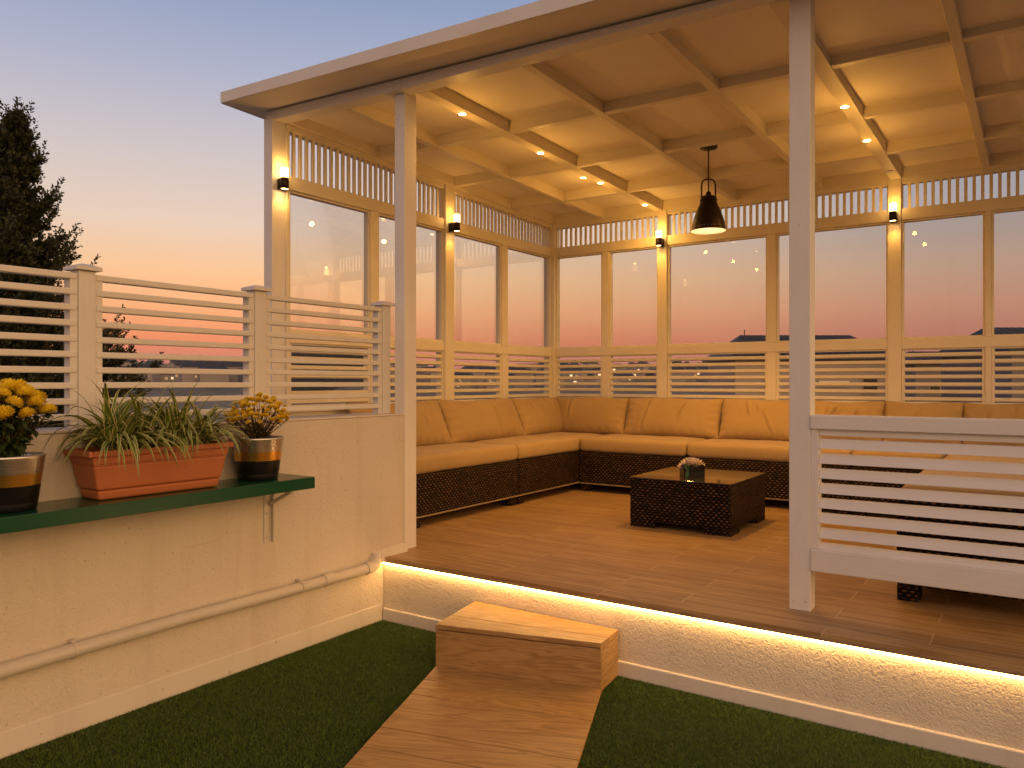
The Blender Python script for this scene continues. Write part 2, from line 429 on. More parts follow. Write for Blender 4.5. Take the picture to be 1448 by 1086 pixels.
# ------------------------------------------------------------------ world and light
def build_world():
    w = bpy.data.worlds.new('World'); S.world = w; w.use_nodes = True
    t = w.node_tree; t.nodes.clear()
    N = lambda ty: t.nodes.new(ty); L = t.links.new
    def mth(op, a, b=None, c=None, clamp=False):
        n = N('ShaderNodeMath'); n.operation = op; n.use_clamp = clamp
        for i, x in enumerate((a, b, c)):
            if x is None: continue
            if isinstance(x, bpy.types.NodeSocket): L(x, n.inputs[i])
            else: n.inputs[i].default_value = x
        return n.outputs[0]
    tc = N('ShaderNodeTexCoord'); sp = N('ShaderNodeSeparateXYZ'); L(tc.outputs['Generated'], sp.inputs[0])
    x, y, z = sp.outputs
    def ramp(stops):
        n = N('ShaderNodeValToRGB'); cr = n.color_ramp; cr.interpolation = 'EASE' if False else 'LINEAR'
        while len(cr.elements) < len(stops): cr.elements.new(.5)
        for e, (p, c) in zip(cr.elements, stops): e.position = p; e.color = srgb(*c)
        L(z, n.inputs[0]); return n.outputs[0]
    glow = ramp([(0, (160, 106, 110)), (.02, (204, 124, 112)), (.05, (238, 140, 100)), (.09, (249, 177, 126)), (.13, (249, 198, 150)), (.19, (231, 207, 188)), (.27, (206, 197, 198)), (.35, (176, 180, 202)), (.43, (146, 161, 194)), (.6, (92, 106, 146)), (1, (52, 60, 84))])
    far = ramp([(0, (118, 90, 106)), (.02, (160, 106, 114)), (.05, (200, 126, 108)), (.09, (208, 150, 124)), (.13, (200, 162, 140)), (.19, (172, 162, 160)), (.27, (144, 152, 172)), (.43, (112, 128, 168)), (.6, (84, 98, 138)), (1, (52, 60, 84))])
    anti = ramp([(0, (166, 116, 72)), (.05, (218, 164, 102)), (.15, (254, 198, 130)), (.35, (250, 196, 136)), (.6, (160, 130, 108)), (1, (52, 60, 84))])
    hl = mth('SQRT', mth('ADD', mth('MULTIPLY', x, x), mth('ADD', mth('MULTIPLY', y, y), 1e-5)))
    c = mth('DIVIDE', mth('ADD', mth('MULTIPLY', x, GLOW[0]), mth('MULTIPLY', y, GLOW[1])), hl)
    def sstep(v, a, b):
        n = N('ShaderNodeMapRange'); n.interpolation_type = 'SMOOTHSTEP'
        n.inputs['From Min'].default_value = a; n.inputs['From Max'].default_value = b
        L(v, n.inputs['Value']); return n.outputs[0]
    def mix(f, a, b):
        n = N('ShaderNodeMix'); n.data_type = 'RGBA'; L(f, n.inputs[0]); L(a, n.inputs[6]); L(b, n.inputs[7]); return n.outputs[2]
    m = mix(sstep(c, .58, .98), far, glow)
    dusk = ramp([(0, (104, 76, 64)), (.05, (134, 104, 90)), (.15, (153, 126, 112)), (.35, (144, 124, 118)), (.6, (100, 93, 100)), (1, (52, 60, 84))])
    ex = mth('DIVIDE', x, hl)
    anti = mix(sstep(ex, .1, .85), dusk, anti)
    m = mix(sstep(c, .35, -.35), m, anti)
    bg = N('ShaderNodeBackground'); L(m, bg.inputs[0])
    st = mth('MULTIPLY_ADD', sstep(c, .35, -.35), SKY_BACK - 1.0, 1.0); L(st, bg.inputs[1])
    sky = N('ShaderNodeTexSky'); sky.sky_type = 'NISHITA'; sky.sun_disc = False
    sky.sun_elevation = R(1.0); sky.sun_rotation = math.atan2(GLOW[0], GLOW[1]); sky.air_density = 1.2; sky.dust_density = 2.0
    b2 = N('ShaderNodeBackground'); L(sky.outputs[0], b2.inputs[0]); b2.inputs[1].default_value = .01
    ad = N('ShaderNodeAddShader'); L(bg.outputs[0], ad.inputs[0]); L(b2.outputs[0], ad.inputs[1])
    out = N('ShaderNodeOutputWorld'); L(ad.outputs[0], out.inputs[0])
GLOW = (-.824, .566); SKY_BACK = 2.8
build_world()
sun = bpy.data.lights.new('sun', 'SUN'); sun.energy = .12; sun.angle = R(14); sun.color = (1, .55, .32)
so = bpy.data.objects.new('sun', sun); COL.objects.link(so)
so.rotation_euler = Vector((-GLOW[0], -GLOW[1], -.06)).to_track_quat('-Z', 'Y').to_euler()
vs = S.view_settings; vs.view_transform = 'Standard'; vs.look = 'None'; vs.exposure = 0; vs.gamma = 1; vs.use_curve_mapping = False
S.cycles.use_denoising = True
S.cycles.max_bounces = 10; S.cycles.diffuse_bounces = 5; S.cycles.glossy_bounces = 4; S.cycles.transparent_max_bounces = 16
S.cycles.sample_clamp_indirect = 6; S.cycles.caustics_reflective = False; S.cycles.caustics_refractive = False

# ------------------------------------------------------------------ roof heights (the old roof sags a little towards the right)
XL = -3.88; YB = 6.40
def zb(x, y):
    t = (YB - y) / 3.2
    f = 2.835 - (.036 if x < -2.85 else .0165) * (x + 2.85)
    return 2.77 + min(t, 1.1) * (f - 2.77)
def zp(x, y):
    t = min((YB - y) / (YB - 3.12), 1.0)
    f = 2.947 - .035 * (x + 3.975)
    return 2.86 + t * (f - 2.86) if t > 0 else 2.86

# ------------------------------------------------------------------ setting: land, hills, turf, path
def struct(name, mb, mat, **kw):
    o = mb.build(name, mat, **kw); o['kind'] = 'structure'; return o
def grid_mesh(fn, nu, nv):
    V = []; F = []; U = []
    for j in range(nv + 1):
        for i in range(nu + 1): V.append(fn(i / nu, j / nv))
    for j in range(nv):
        for i in range(nu):
            a = j * (nu + 1) + i
            F.append((a, a + 1, a + nu + 2, a + nu + 1))
    return V, F
GZ = -9.0
mb = MB(); mb.add(*grid_mesh(lambda a, b: ((a - .5) * 2980, (b - .5) * 2980, GZ), 4, 4)); struct('land', mb, M['land'])
def hill(fn_top, dist, u0, u1, base_v, depth):
    mb = MB()
    def f(a, b):
        u = u0 + (u1 - u0) * a
        top = fn_top(u)
        hz = (540 - top) / 1090 * dist + EYE
        d = dist * (1 + depth * b)
        prof = math.sin(PI * min(b * 1.0, 1)) if b < .5 else 1 - (b - .5) * .3
        p = at(u, 540, 1.0) - Vector((0, 0, EYE)); p.z = 0
        p = p * d
        return (p.x, p.y, GZ - 2 + (hz - GZ + 2) * prof * (1 + depth * b))
    V, F = grid_mesh(f, 160, 8)
    mb.add(V, F, None, True)
    return mb
def ridge(u):
    n = math.sin(u * .021) * 2.2 + math.sin(u * .0083 + 2) * 3 + math.sin(u * .11) * .7 + math.sin(u * .27) * .5
    return 521 + n
def town_z(u, d):
    top = (540 - ridge(u)) / 1090 * 820 + EYE
    f = max(0.0, min(1.0, (d - 120) / 700)); f = f ** .8
    return GZ - .3 + (top - GZ + .3) * f if d <= 820 else top - (d - 820) * .3
def hills():
    def f(a, b):
        u = -200 + 1900 * a; d = 118 + 760 * b
        p = at(u, 540, 1.0) - Vector((0, 0, EYE)); p = p * d
        return (p.x, p.y, town_z(u, d) + 1.2 * math.sin(u * .05 + d * .03) * math.sin(d * .05) * (b > .1))
    mb = MB(); V, F = grid_mesh(f, 190, 40); mb.add(V, F, None, True); return mb
struct('hills', hills(), M['slope'])
def knoll(u):
    b = 505 + 14 * ((u - 458) / 62) ** 2 if abs(u - 458) < 200 else 700
    n = math.sin(u * .35) * .8 + math.sin(u * .93) * .5 + math.sin(u * .16) * .9
    return min(484 + 7 * ((u - 452) / 55) ** 4 + n, 560)
struct('wooded_hill', hill(knoll, 260, 370, 535, 600, .4), M['hill'])
def knoll2(u):
    return min(512 + 4 * ((u - 322) / 36) ** 6 + math.sin(u * .5) * .8 + math.sin(u * 1.1) * .5, 560)
struct('tree_covered_ridge', hill(knoll2, 420, 275, 372, 600, .3), M['hill'])

# rooftop slab and turf
mb = MB(); mb.box(-3.1, 2.6, -3.0, 2.99, -.30, -.006); struct('roof_terrace', mb, M['wall'])
mb = MB(); mb.box(-2.85, 2.4, -2.6, 2.985, -.006, 0.0); struct('turf_ground', mb, M['turfbase'])
def grass():
    n = 470000
    x = rng.uniform(-2.85, .75, n); y = rng.uniform(.45, 2.98, n)
    keep = (y > -.42 * (x + 2.85) + .9 ) if False else np.ones(n, bool)
    # leave the boardwalk and the step free
    px = -2.15 + (x * 0); 
    ax, ay = -2.165, 2.585; dx, dy = .966, .259
    lx = (x - ax) * dx + (y - ay) * dy; ly = -(x - ax) * dy + (y - ay) * dx
    def side(p, q): return (q[0] - p[0]) * (y - p[1]) - (q[1] - p[1]) * (x - p[0])
    L0, L1 = (-2.167, 2.589), (-2.167 + .317 * 4, 2.589 - .828 * 4); R0, R1 = (-1.450, 2.777), (-1.450 + .262 * 4, 2.777 - .70 * 4)
    keep &= ~((side(L0, L1) > 0) & (side(R0, R1) < 0) & (ly < .004))
    keep &= ~((side(L0, (-2.242, 2.99)) < 0) & (side(R0, (-1.472, 2.99)) > 0) & (ly >= 0))
    x = x[keep]; y = y[keep]; n = len(x)
    h = rng.uniform(.005, .0125, n); w = rng.uniform(.0008, .0015, n); a = rng.uniform(0, 2 * PI, n)
    l = rng.uniform(.002, .010, n); b = rng.uniform(0, 2 * PI, n)
    V = np.zeros((n, 3, 3), np.float32)
    V[:, 0] = np.stack([x + w * np.cos(a), y + w * np.sin(a), np.zeros(n)], 1)
    V[:, 1] = np.stack([x - w * np.cos(a), y - w * np.sin(a), np.zeros(n)], 1)
    V[:, 2] = np.stack([x + l * np.cos(b), y + l * np.sin(b), h], 1)
    me = bpy.data.meshes.new('grass')
    me.vertices.add(n * 3); me.vertices.foreach_set('co', V.reshape(-1))
    me.loops.add(n * 3); me.loops.foreach_set('vertex_index', np.arange(n * 3, dtype=np.int32))
    me.polygons.add(n); me.polygons.foreach_set('loop_start', np.arange(0, n * 3, 3, dtype=np.int32))
    me.polygons.foreach_set('loop_total', np.full(n, 3, np.int32))
    me.update(); me.materials.append(M['turf'])
    o = bpy.data.objects.new('grass', me); COL.objects.link(o)
    tag(o, 'dense dark green artificial grass around the plank path', 'grass', kind='stuff')
grass()

# boardwalk path: planks laid parallel to the step front
def path():
    mb = MB()
    o = Vector((-2.168, 2.583, 0)); ex = Vector((.966, .259, 0)); 
    dl = Vector((.317, -.828, 0)).normalized(); dr = Vector((.262, -.70, 0)).normalized()
    l0 = Vector((-2.165, 2.589, 0)); r0 = Vector((-1.452, 2.777, 0))
    w = .152; g = .0046; n = 19
    for k in range(n):
        a, b = k * w + g / 2, (k + 1) * w - g / 2
        zt = .016 + random.uniform(-.0012, .0012)
        q = [l0 + dl * b, r0 + dr * b, r0 + dr * a, l0 + dl * a]
        mb.hexa([(p.x, p.y, 0.001) for p in q] + [(p.x, p.y, zt) for p in q])
    return struct('path', mb, M['pathwood'], bevel=.0015, seg=1)
path()

# wooden step box
st = thing('wooden_step', 'low oak plank step box between the plank path and the white deck wall', 'step', (-1.85, 2.75, 0))
FL, FR, BR, BL = Vector((-2.165, 2.587, 0)), Vector((-1.455, 2.775, 0)), Vector((-1.475, 2.972, 0)), Vector((-2.24, 2.972, 0))
def lerp(a, b, t): return a + (b - a) * t
def poly_prism(mb, P, z0, z1):
    mb.hexa([(p.x, p.y, z0) for p in P] + [(p.x, p.y, z1) for p in P])
H = .198
m1 = lerp(FL, BL, .36); m2 = lerp(FR, BR, .42)
eps = .0012
def inset(a, b, t): return lerp(a, b, t)
for nm, P in (('top_board', [FL, FR, lerp(m2, FR, .022), lerp(m1, FL, .012)]), ('top_board', [lerp(m1, BL, .008), lerp(m2, BR, .008), BR, BL])):
    mb = MB(); poly_prism(mb, P, H - .02, H); mb.build(nm, M['wood'], st, bevel=.0015, seg=1)
mb = MB(); n1 = (BL - FL).normalized() * .016; n2 = (BR - FR).normalized() * .016
s1 = (FR - FL).normalized() * .016
poly_prism(mb, [FL + n1 * .12, FR + n2 * .12, FR + n2, FL + n1], 0.002, H - .0245); mb.build('front_panel', M['wood'], st, bevel=.0015, seg=1)
for (a, b) in ((.002, .083), (.085, H - .0215)):
    mb = MB(); poly_prism(mb, [FR + n2 * 1.05 - s1, FR + n2 * 1.05 - s1 * .03, BR - s1 * .03, BR - s1], a, b); mb.build('side_panel', M['wood'], st, bevel=.001, seg=1)
mb = MB(); poly_prism(mb, [FL + n1 * 1.05 + s1 * .03, FL + n1 * 1.05 + s1, BL + s1, BL + s1 * .03], .002, H - .0215); mb.build('side_panel', M['wood'], st)

# ------------------------------------------------------------------ raised deck
XR = 1.15
dk = thing('raised_deck', 'raised deck with wood plank tiles, textured white front wall and glowing edge', 'deck', (-1.4, 4.7, 0))
mb = MB(); mb.box(-4.02, XR, 2.966, 6.56, ZD - .012, ZD); mb.build('floor', M['floor'], dk)
mb = MB(); mb.box(-2.862, XR, 2.962, 2.978, ZD - .026, ZD - .0125); mb.build('edge_trim', M['trimwood'], dk, bevel=.002)
mb = MB(); mb.box(-2.854, XR, 2.984, 3.10, 0, ZD - .013); mb.build('front_wall', M['riser'], dk)
mb = MB(); mb.box(-4.02, XR, 3.102, 6.56, -.3, ZD - .013); mb.build('base_slab', M['skirt'], dk)
mb = MB(); mb.hexa([(-2.848, 2.968, 0), (XR, 2.968, 0), (XR, 2.9835, 0), (-2.848, 2.9835, 0), (-2.848, 2.972, .062), (XR, 2.972, .062), (XR, 2.9835, .066), (-2.848, 2.9835, .066)]); mb.build('skirting', M['skirt'], dk, bevel=.003)
mb = MB(); mb.box(-2.845, XR - .02, 2.9655, 2.9835, ZD - .034, ZD - .0265); mb.build('light_strip', M['led'], dk)

# ------------------------------------------------------------------ parapet wall
XW = -2.856
pw = thing('parapet_wall', 'long white textured parapet wall under the slatted fence beside the turf', 'wall', (-2.95, 1.2, 0))
mb = MB(); mb.box(XW - .25, XW, -2.6, 3.148, -.3, 1.072); mb.build('wall', M['wall'], pw, bevel=.006)
mb = MB(); mb.box(XW - .256, XW + .004, -2.6, 3.146, 1.0722, 1.080); mb.build('coping', M['skirt'], pw, bevel=.003)
mb = MB(); mb.hexa([(XW, -2.6, 0), (XW + .012, -2.6, 0), (XW + .012, 2.966, 0), (XW, 2.966, 0), (XW, -2.6, .088), (XW + .007, -2.6, .084), (XW + .007, 2.966, .084), (XW, 2.966, .088)]); mb.build('skirting', M['skirt'], pw, bevel=.003)
mb = MB(); mb.hexa([(XW, 2.86, ZD - .03), (XW + .045, 2.86, ZD - .03), (XW + .035, 3.145, ZD + .002), (XW, 3.145, ZD + .002), (XW, 2.90, ZD + .036), (XW + .006, 2.90, ZD + .030), (XW + .006, 3.145, ZD + .038), (XW, 3.145, ZD + .045)]); mb.build('mortar_fillet', M['wall'], pw, bevel=.004)

# drain pipe
dp = thing('drain_pipe', 'painted horizontal drain pipe running low along the parapet wall', 'pipe', (XW + .03, 1.2, .3))
px, pz = XW + .034, .303
mb = MB(); mb.tube([(px, -1.5 + k * .3, pz + .0035 * math.sin(k * 1.3)) for k in range(15)] + [(px, 2.84, pz)], .0255, 18); mb.build('pipe', M['pipe'], dp)
el = [(px, 2.83, pz), (px, 2.865, pz), (px - .004, 2.893, pz + .010), (px - .012, 2.912, pz + .03), (px - .016, 2.918, pz + .06)]
mb = MB(); mb.tube(el, .0285, 18); mb.build('elbow', M['pipe'], dp)
mb = MB(); mb.tube([(px, 2.822, pz), (px, 2.85, pz)], .0315, 18); mb.build('collar', M['pipe'], dp, bevel=.002)
mb = MB(); mb.tube([(px, 2.54, pz), (px, 2.60, pz)], .0305, 18); mb.build('coupling', M['pipe'], dp, bevel=.002)
for yy in (2.405, 1.385, .35):
    mb = MB(); mb.tube([(px, yy - .007, pz), (px, yy + .007, pz)], .0285, 18)
    mb.box(XW - .001, px, yy - .007, yy + .007, pz + .024, pz + .034); mb.box(XW - .001, px, yy - .007, yy + .007, pz - .034, pz - .024)
    mb.build('clamp', M['pipe'], dp, bevel=.0015)

# ------------------------------------------------------------------ slatted fence on the parapet
fc = thing('slatted_fence', 'white horizontal slat fence with capped posts on top of the parapet wall', 'fence', (-2.98, 1.5, 1.08))
ZT = 1.660; ZW = 1.0802
RAILZ = [ZT - .0235 - k * .0583 for k in range(10)]
def fence_post(y0, y1):
    mb = MB(); xc = -2.982
    mb.box(xc - .032, xc + .032, y0, y1, ZW, ZT + .012); p = mb.build('post', M['fence'], fc, bevel=.003)
    mb = MB(); c = .018; z = ZT + .0125
    mb.box(xc - .032 - c, xc + .032 + c, y0 - c, y1 + c, z, z + .014)
    b = [(xc - .032 - c, y0 - c, z + .0141), (xc + .032 + c, y0 - c, z + .0141), (xc + .032 + c, y1 + c, z + .0141), (xc - .032 - c, y1 + c, z + .0141)]
    ym = (y0 + y1) / 2; tp = [(xc - .012, ym - .012, z + .027), (xc + .012, ym - .012, z + .027), (xc + .012, ym + .012, z + .027), (xc - .012, ym + .012, z + .027)]
    mb.hexa(b + tp); mb.build('post_cap', M['fence'], p, bevel=.002)
def fence_panel(y0, y1):
    for a in (y0, y1 - .028):
        mb = MB(); mb.box(-3.002, -2.956, a, a + .028, ZW, ZT - .003); mb.build('stile', M['fence'], fc, bevel=.002)
    for k, z in enumerate(RAILZ):
        mb = MB(); e = random.uniform(-.0015, .0015)
        mb.hexa([(-2.992, y0 + .004, z + e), (-2.952, y0 + .004, z + e), (-2.952, y1 - .004, z), (-2.992, y1 - .004, z), (-2.992, y0 + .004, z + .0235 + e), (-2.952, y0 + .004, z + .0235 + e), (-2.952, y1 - .004, z + .0235), (-2.992, y1 - .004, z + .0235)])
        mb.build('rail', M['fence'], fc, bevel=.004)
P_ = [(.66, .72), (1.466, 1.528), (2.250, 2.312), (3.082, 3.142)]
for a, b in P_: fence_post(a, b)
for (a, b), (c, d) in zip(P_[:-1], P_[1:]): fence_panel(b + .001, c - .001)

# ------------------------------------------------------------------ pavilion
pv = thing('pavilion', 'large white wooden pavilion with coffered ceiling, glazed walls and louvred lower panels', 'pavilion', (-1.4, 4.7, ZD))
WARM_LIT = ('sill_rail', 'header_rail', 'top_rail', 'bottom_rail', 'lower_panel', 'mullion', 'window', 'louvre_panel', 'lattice_panel', 'ceiling_beam', 'back_beam', 'stile')
def part(name, mb, mat='paint', bevel=.003, parent=None):
    if mat == 'paint' and name in WARM_LIT: mat = 'cream'  # inner parts take the white paint with lamp warmth in its colour
    return mb.build(name, M[mat], parent or pv, bevel=bevel)
def wbox(mb, wall, s0, s1, d0, d1, z0, z1):
    if wall == 'L':
        f = lambda y, z: z if z < 2.6 else z + .098 * max(0, (6.38 - y) / 3.17)      # the left wall grows with the roof
        mb.hexa([(XL - d1, s0, f(s0, z0)), (XL - d0, s0, f(s0, z0)), (XL - d0, s1, f(s1, z0)), (XL - d1, s1, f(s1, z0)), (XL - d1, s0, f(s0, z1)), (XL - d0, s0, f(s0, z1)), (XL - d0, s1, f(s1, z1)), (XL - d1, s1, f(s1, z1))])
    else: mb.box(s0, s1, YB + d0, YB + d1, z0, z1)
# posts
def post(x0, x1, y0, y1, z1=None):
    mb = MB(); mb.box(x0, x1, y0, y1, ZD + .0005, z1 if z1 else zb((x0 + x1) / 2, (y0 + y1) / 2) + .012); return part('post', mb)
post(-3.975, -3.897, 3.095, 3.195)            # front left corner
post(-2.930, -2.857, 3.152, 3.250)            # at the parapet end
post(-.830, -.747, 3.213, 3.292)              # middle
post(1.06, 1.14, 3.213, 3.292)
for y0, y1 in ((4.748, 4.858),):
    mb = MB(); wbox(mb, 'L', y0, y1, -.012, .09, ZD + .0005, 2.774); part('post', mb, 'cream')
mb = MB(); mb.box(XL - .09, XL + .028, YB - .02, YB + .09, ZD + .0005, 2.774); part('post', mb, 'cream')
for x0, x1 in ((-2.788, -2.700), (-.928, -.838), (1.03, 1.12)):
    mb = MB(); wbox(mb, 'B', x0, x1, -.012, .09, ZD + .0005, 2.774); part('post', mb, 'cream')
for (sx, sy, sz) in ((-.812, 3.213, ZD + .035), (-.765, 3.213, ZD + .04), (-.79, 3.213, ZD + 1.55), (-2.915, 3.152, 2.70), (-2.872, 3.152, 2.66)):
    mb = MB(); mb.lathe([(.0042, 0), (.0038, .0008), (.001, .001)], 0, 0, 10, False, True, Matrix.Translation((sx, sy, sz)) @ Matrix.Rotation(PI / 2, 4, 'X')); part('screw', mb, 'steel', 0)
# wall bays
LZ = [1.443, 1.391, 1.335, 1.281, 1.2245, 1.171, 1.1165]
def bay(wall, s0, s1, mull, light=True):
    for nm, z0, z1, d1 in (('sill_rail', 1.500, 1.573, .074), ('header_rail', 2.463, 2.549, .074), ('top_rail', 2.735, 2.7745, .074), ('bottom_rail', 1.062, 1.106, .07)):
        mb = MB(); wbox(mb, wall, s0, s1, 0, d1, z0, z1); part(nm, mb)
    mb = MB(); wbox(mb, wall, s0, s1, .02, .06, ZD + .0005, 1.0615); part('lower_panel', mb)
    edges = [s0] + [q for m in mull for q in m] + [s1]
    for (a, b) in mull:
        mb = MB(); wbox(mb, wall, a, b, .002, .072, 1.5735, 2.4625); part('mullion', mb)
        mb = MB(); wbox(mb, wall, a, b, .002, .072, 1.1065, 1.4995); part('mullion', mb)
    for k in range(0, len(edges), 2):
        a, b = edges[k] + .0008, edges[k + 1] - .0008
        # window: frame + pane
        mb = MB(); fw = .014; z0, z1 = 1.5738, 2.4622
        wbox(mb, wall, a, a + fw, .014, .058, z0, z1); wbox(mb, wall, b - fw, b, .014, .058, z0, z1)
        wbox(mb, wall, a + fw, b - fw, .0141, .0579, z0, z0 + fw); wbox(mb, wall, a + fw, b - fw, .0141, .0579, z1 - fw, z1)
        f = part('window', mb, bevel=.0015)
        mb = MB(); wbox(mb, wall, a + fw - .004, b - fw + .004, .040, .046, z0 + fw - .004, z1 - fw + .004); part('pane', mb, 'glass', 0, f)
        # louvre
        mb = MB(); fw = .018; z0, z1 = 1.1068, 1.4992
        wbox(mb, wall, a, a + fw, .010, .060, z0, z1); wbox(mb, wall, b - fw, b, .010, .060, z0, z1)
        wbox(mb, wall, a + fw, b - fw, .0105, .0595, z1 - .010, z1)
        for z in LZ:
            # slightly tilted blade
            lo, hi = z - .001, z + .0255
            if wall == 'L':
                mb.hexa([(XL - .055, a + fw, lo - .004), (XL - .014, a + fw, lo + .002), (XL - .014, b - fw, lo + .002), (XL - .055, b - fw, lo - .004), (XL - .055, a + fw, hi - .006), (XL - .014, a + fw, hi), (XL - .014, b - fw, hi), (XL - .055, b - fw, hi - .006)])
            else:
                mb.hexa([(a + fw, YB + .014, lo + .002), (b - fw, YB + .014, lo + .002), (b - fw, YB + .055, lo - .004), (a + fw, YB + .055, lo - .004), (a + fw, YB + .014, hi), (b - fw, YB + .014, hi), (b - fw, YB + .055, hi - .006), (a + fw, YB + .055, hi - .006)])
        part('louvre_panel', mb, bevel=.002)
    # lattice of upright slats under the roof
    mb = MB(); n = max(1, round((s1 - s0) / .0520)); p = (s1 - s0) / n
    for k in range(n + 1):
        c = s0 + k * p
        wbox(mb, wall, max(c - .0105, s0), min(c + .0105, s1), .022, .040, 2.5492, 2.7348)
    part('lattice_panel', mb, bevel=.001)
mb = MB(); wbox(mb, 'L', 3.1955, 3.2195, 0, .074, ZD + .0005, 2.774); part('stile', mb)
bay('L', 3.2197, 4.7478, [(3.935, 4.014)])
bay('L', 4.8582, 6.3798, [(5.552, 5.640)])
bay('B', -3.8517, -2.7883, [(-3.346, -3.277)])
bay('B', -2.6997, -.9283, [(-1.829, -1.758)])
bay('B', -.8377, 1.0297, [(-.303, -.265), (.36, .40)])
# roof panel with overhang, fascia and ceiling beams
NX, NY = 14, 8
def roofpt(a, b, off):
    x = -4.09 + a * (XR + .25 + 4.09); y = 2.885 + b * (6.62 - 2.885)
    return (x, y, zp(x, y) + off)
mb = MB()
V, F = grid_mesh(lambda a, b: roofpt(a, b, 0), NX, NY); mb.add(V, [f[::-1] for f in F], [[(V[i][0], V[i][1]) for i in f[::-1]] for f in F])
V2, F2 = grid_mesh(lambda a, b: roofpt(a, b, .055), NX, NY); mb.add(V2, F2, [[(V2[i][0], V2[i][1]) for i in f] for f in F2])
part('roof_panel', mb, 'ceil', 0)
def strip(name, pts_fn, n, mat='paint'):
    mb = MB()
    for k in range(n):
        mb.hexa(pts_fn(k / n, (k + 1) / n))
    return part(name, mb, mat, 0)
XE = XR + .25
def ff(a, b):
    x0 = -4.096 + a * (XE + 4.096); x1 = -4.096 + b * (XE + 4.096); z0 = zp(x0, 2.885); z1 = zp(x1, 2.885)
    return [(x0, 2.872, z0 - .004), (x1, 2.872, z1 - .004), (x1, 2.8845, z1 - .004), (x0, 2.8845, z0 - .004), (x0, 2.872, z0 + .061), (x1, 2.872, z1 + .061), (x1, 2.8845, z1 + .061), (x0, 2.8845, z0 + .061)]
strip('fascia', ff, 3)
def fl(a, b):
    y0 = 2.885 + a * 3.73; y1 = 2.885 + b * 3.73; z0 = zp(-4.09, y0); z1 = zp(-4.09, y1)
    return [(-4.103, y0, z0 - .004), (-4.0905, y0, z0 - .004), (-4.0905, y1, z1 - .004), (-4.103, y1, z1 - .004), (-4.103, y0, z0 + .061), (-4.0905, y0, z0 + .061), (-4.0905, y1, z1 + .061), (-4.103, y1, z1 + .061)]
strip('fascia', fl, 3)
def ybeam(x0, x1, y0, y1, name='ceiling_beam', dz=0, n=1):
    mb = MB(); xm = (x0 + x1) / 2
    mb.hexa([(x0, y0, zb(xm, y0) + dz), (x1, y0, zb(xm, y0) + dz), (x1, y1, zb(xm, y1) + dz), (x0, y1, zb(xm, y1) + dz), (x0, y0, zp(xm, y0) + .004), (x1, y0, zp(xm, y0) + .004), (x1, y1, zp(xm, y1) + .004), (x0, y1, zp(xm, y1) + .004)])
    return part(name, mb)
def xbeam(x0, x1, y0, y1, name='ceiling_beam', dz=0.0025):
    mb = MB(); ym = (y0 + y1) / 2
    mb.hexa([(x0, y0, zb(x0, y0) + dz), (x1, y0, zb(x1, y0) + dz), (x1, y1, zb(x1, y1) + dz), (x0, y1, zb(x0, y1) + dz), (x0, y0, zp(x0, y0) + .004), (x1, y0, zp(x1, y0) + .004), (x1, y1, zp(x1, y1) + .004), (x0, y1, zp(x0, y1) + .004)])
    return part(name, mb)
YFB = 3.205                       # inner face of the front beam
xs = [(-3.96, -3.858), (-3.372, -3.322), (-2.812, -2.734), (-2.122, -2.072), (-1.442, -1.390), (-.910, -.832), (-.322, -.274), (.36, .41), (1.04, 1.13)]
for i, (x0, x1) in enumerate(xs):
    ybeam(x0, x1, YFB + .0005, 6.3895 if i else 6.45)
for (x0, x1), (x2, x3) in zip(xs[:-1], xs[1:]):
    for yy in (3.985, 4.842, 5.655):
        xbeam(x1 + .0004, x2 - .0004, yy, yy + .05)
xbeam(-3.8575, XR, 6.39, 6.47, 'back_beam', .0035)
def fbx(a, b):
    return [(a, 3.108, zb(a, 3.15)), (b, 3.108, zb(b, 3.15)), (b, YFB, zb(b, 3.15)), (a, YFB, zb(a, 3.15)), (a, 3.108, zp(a, 3.12) - .012), (b, 3.108, zp(b, 3.12) - .012), (b, YFB, zp(b, 3.12) - .002), (a, YFB, zp(a, 3.12) - .002)]
for a, b in ((-3.972, -2.85), (-2.8495, -.80), (-.7995, XR)):
    mb = MB(); mb.hexa(fbx(a, b)); part('front_beam', mb)
# front railing right of the middle post
RX0, RX1 = -.7465, 1.0595
rl = thing('front_railing', 'white louvred balustrade panel between the deck posts at the right', 'railing', (.15, 3.25, ZD))
mb = MB(); mb.box(RX0, RX1, 3.205, 3.282, 1.066, 1.122); mb.build('top_rail', M['paint'], rl, bevel=.004)
mb = MB(); mb.box(RX0, RX1, 3.207, 3.277, .500, .588); mb.build('bottom_rail', M['paint'], rl, bevel=.004)
for a in (RX0, RX1 - .03):
    mb = MB(); mb.box(a, a + .03, 3.218, 3.268, .5885, 1.0655); mb.build('stile', M['paint'], rl, bevel=.002)
mb = MB(); mb.box(RX0 + .0305, RX1 - .0305, 3.225, 3.262, 1.040, 1.0655); mb.build('inner_rail', M['paint'], rl, bevel=.002)
for k in range(8):
    z1 = 1.0285 - k * .0592; z0 = z1 - .039
    mb = MB(); a, b = RX0 + .0305, RX1 - .0305
    if k == 7: z0 = .5885
    mb.hexa([(a, 3.214, z0), (b, 3.214, z0), (b, 3.222, z0 - .000), (a, 3.222, z0), (a, 3.236, z1 - .001), (b, 3.236, z1 - .001), (b, 3.246, z1), (a, 3.246, z1)])
    mb.build('louvre_slat', M['paint'], rl, bevel=.002)

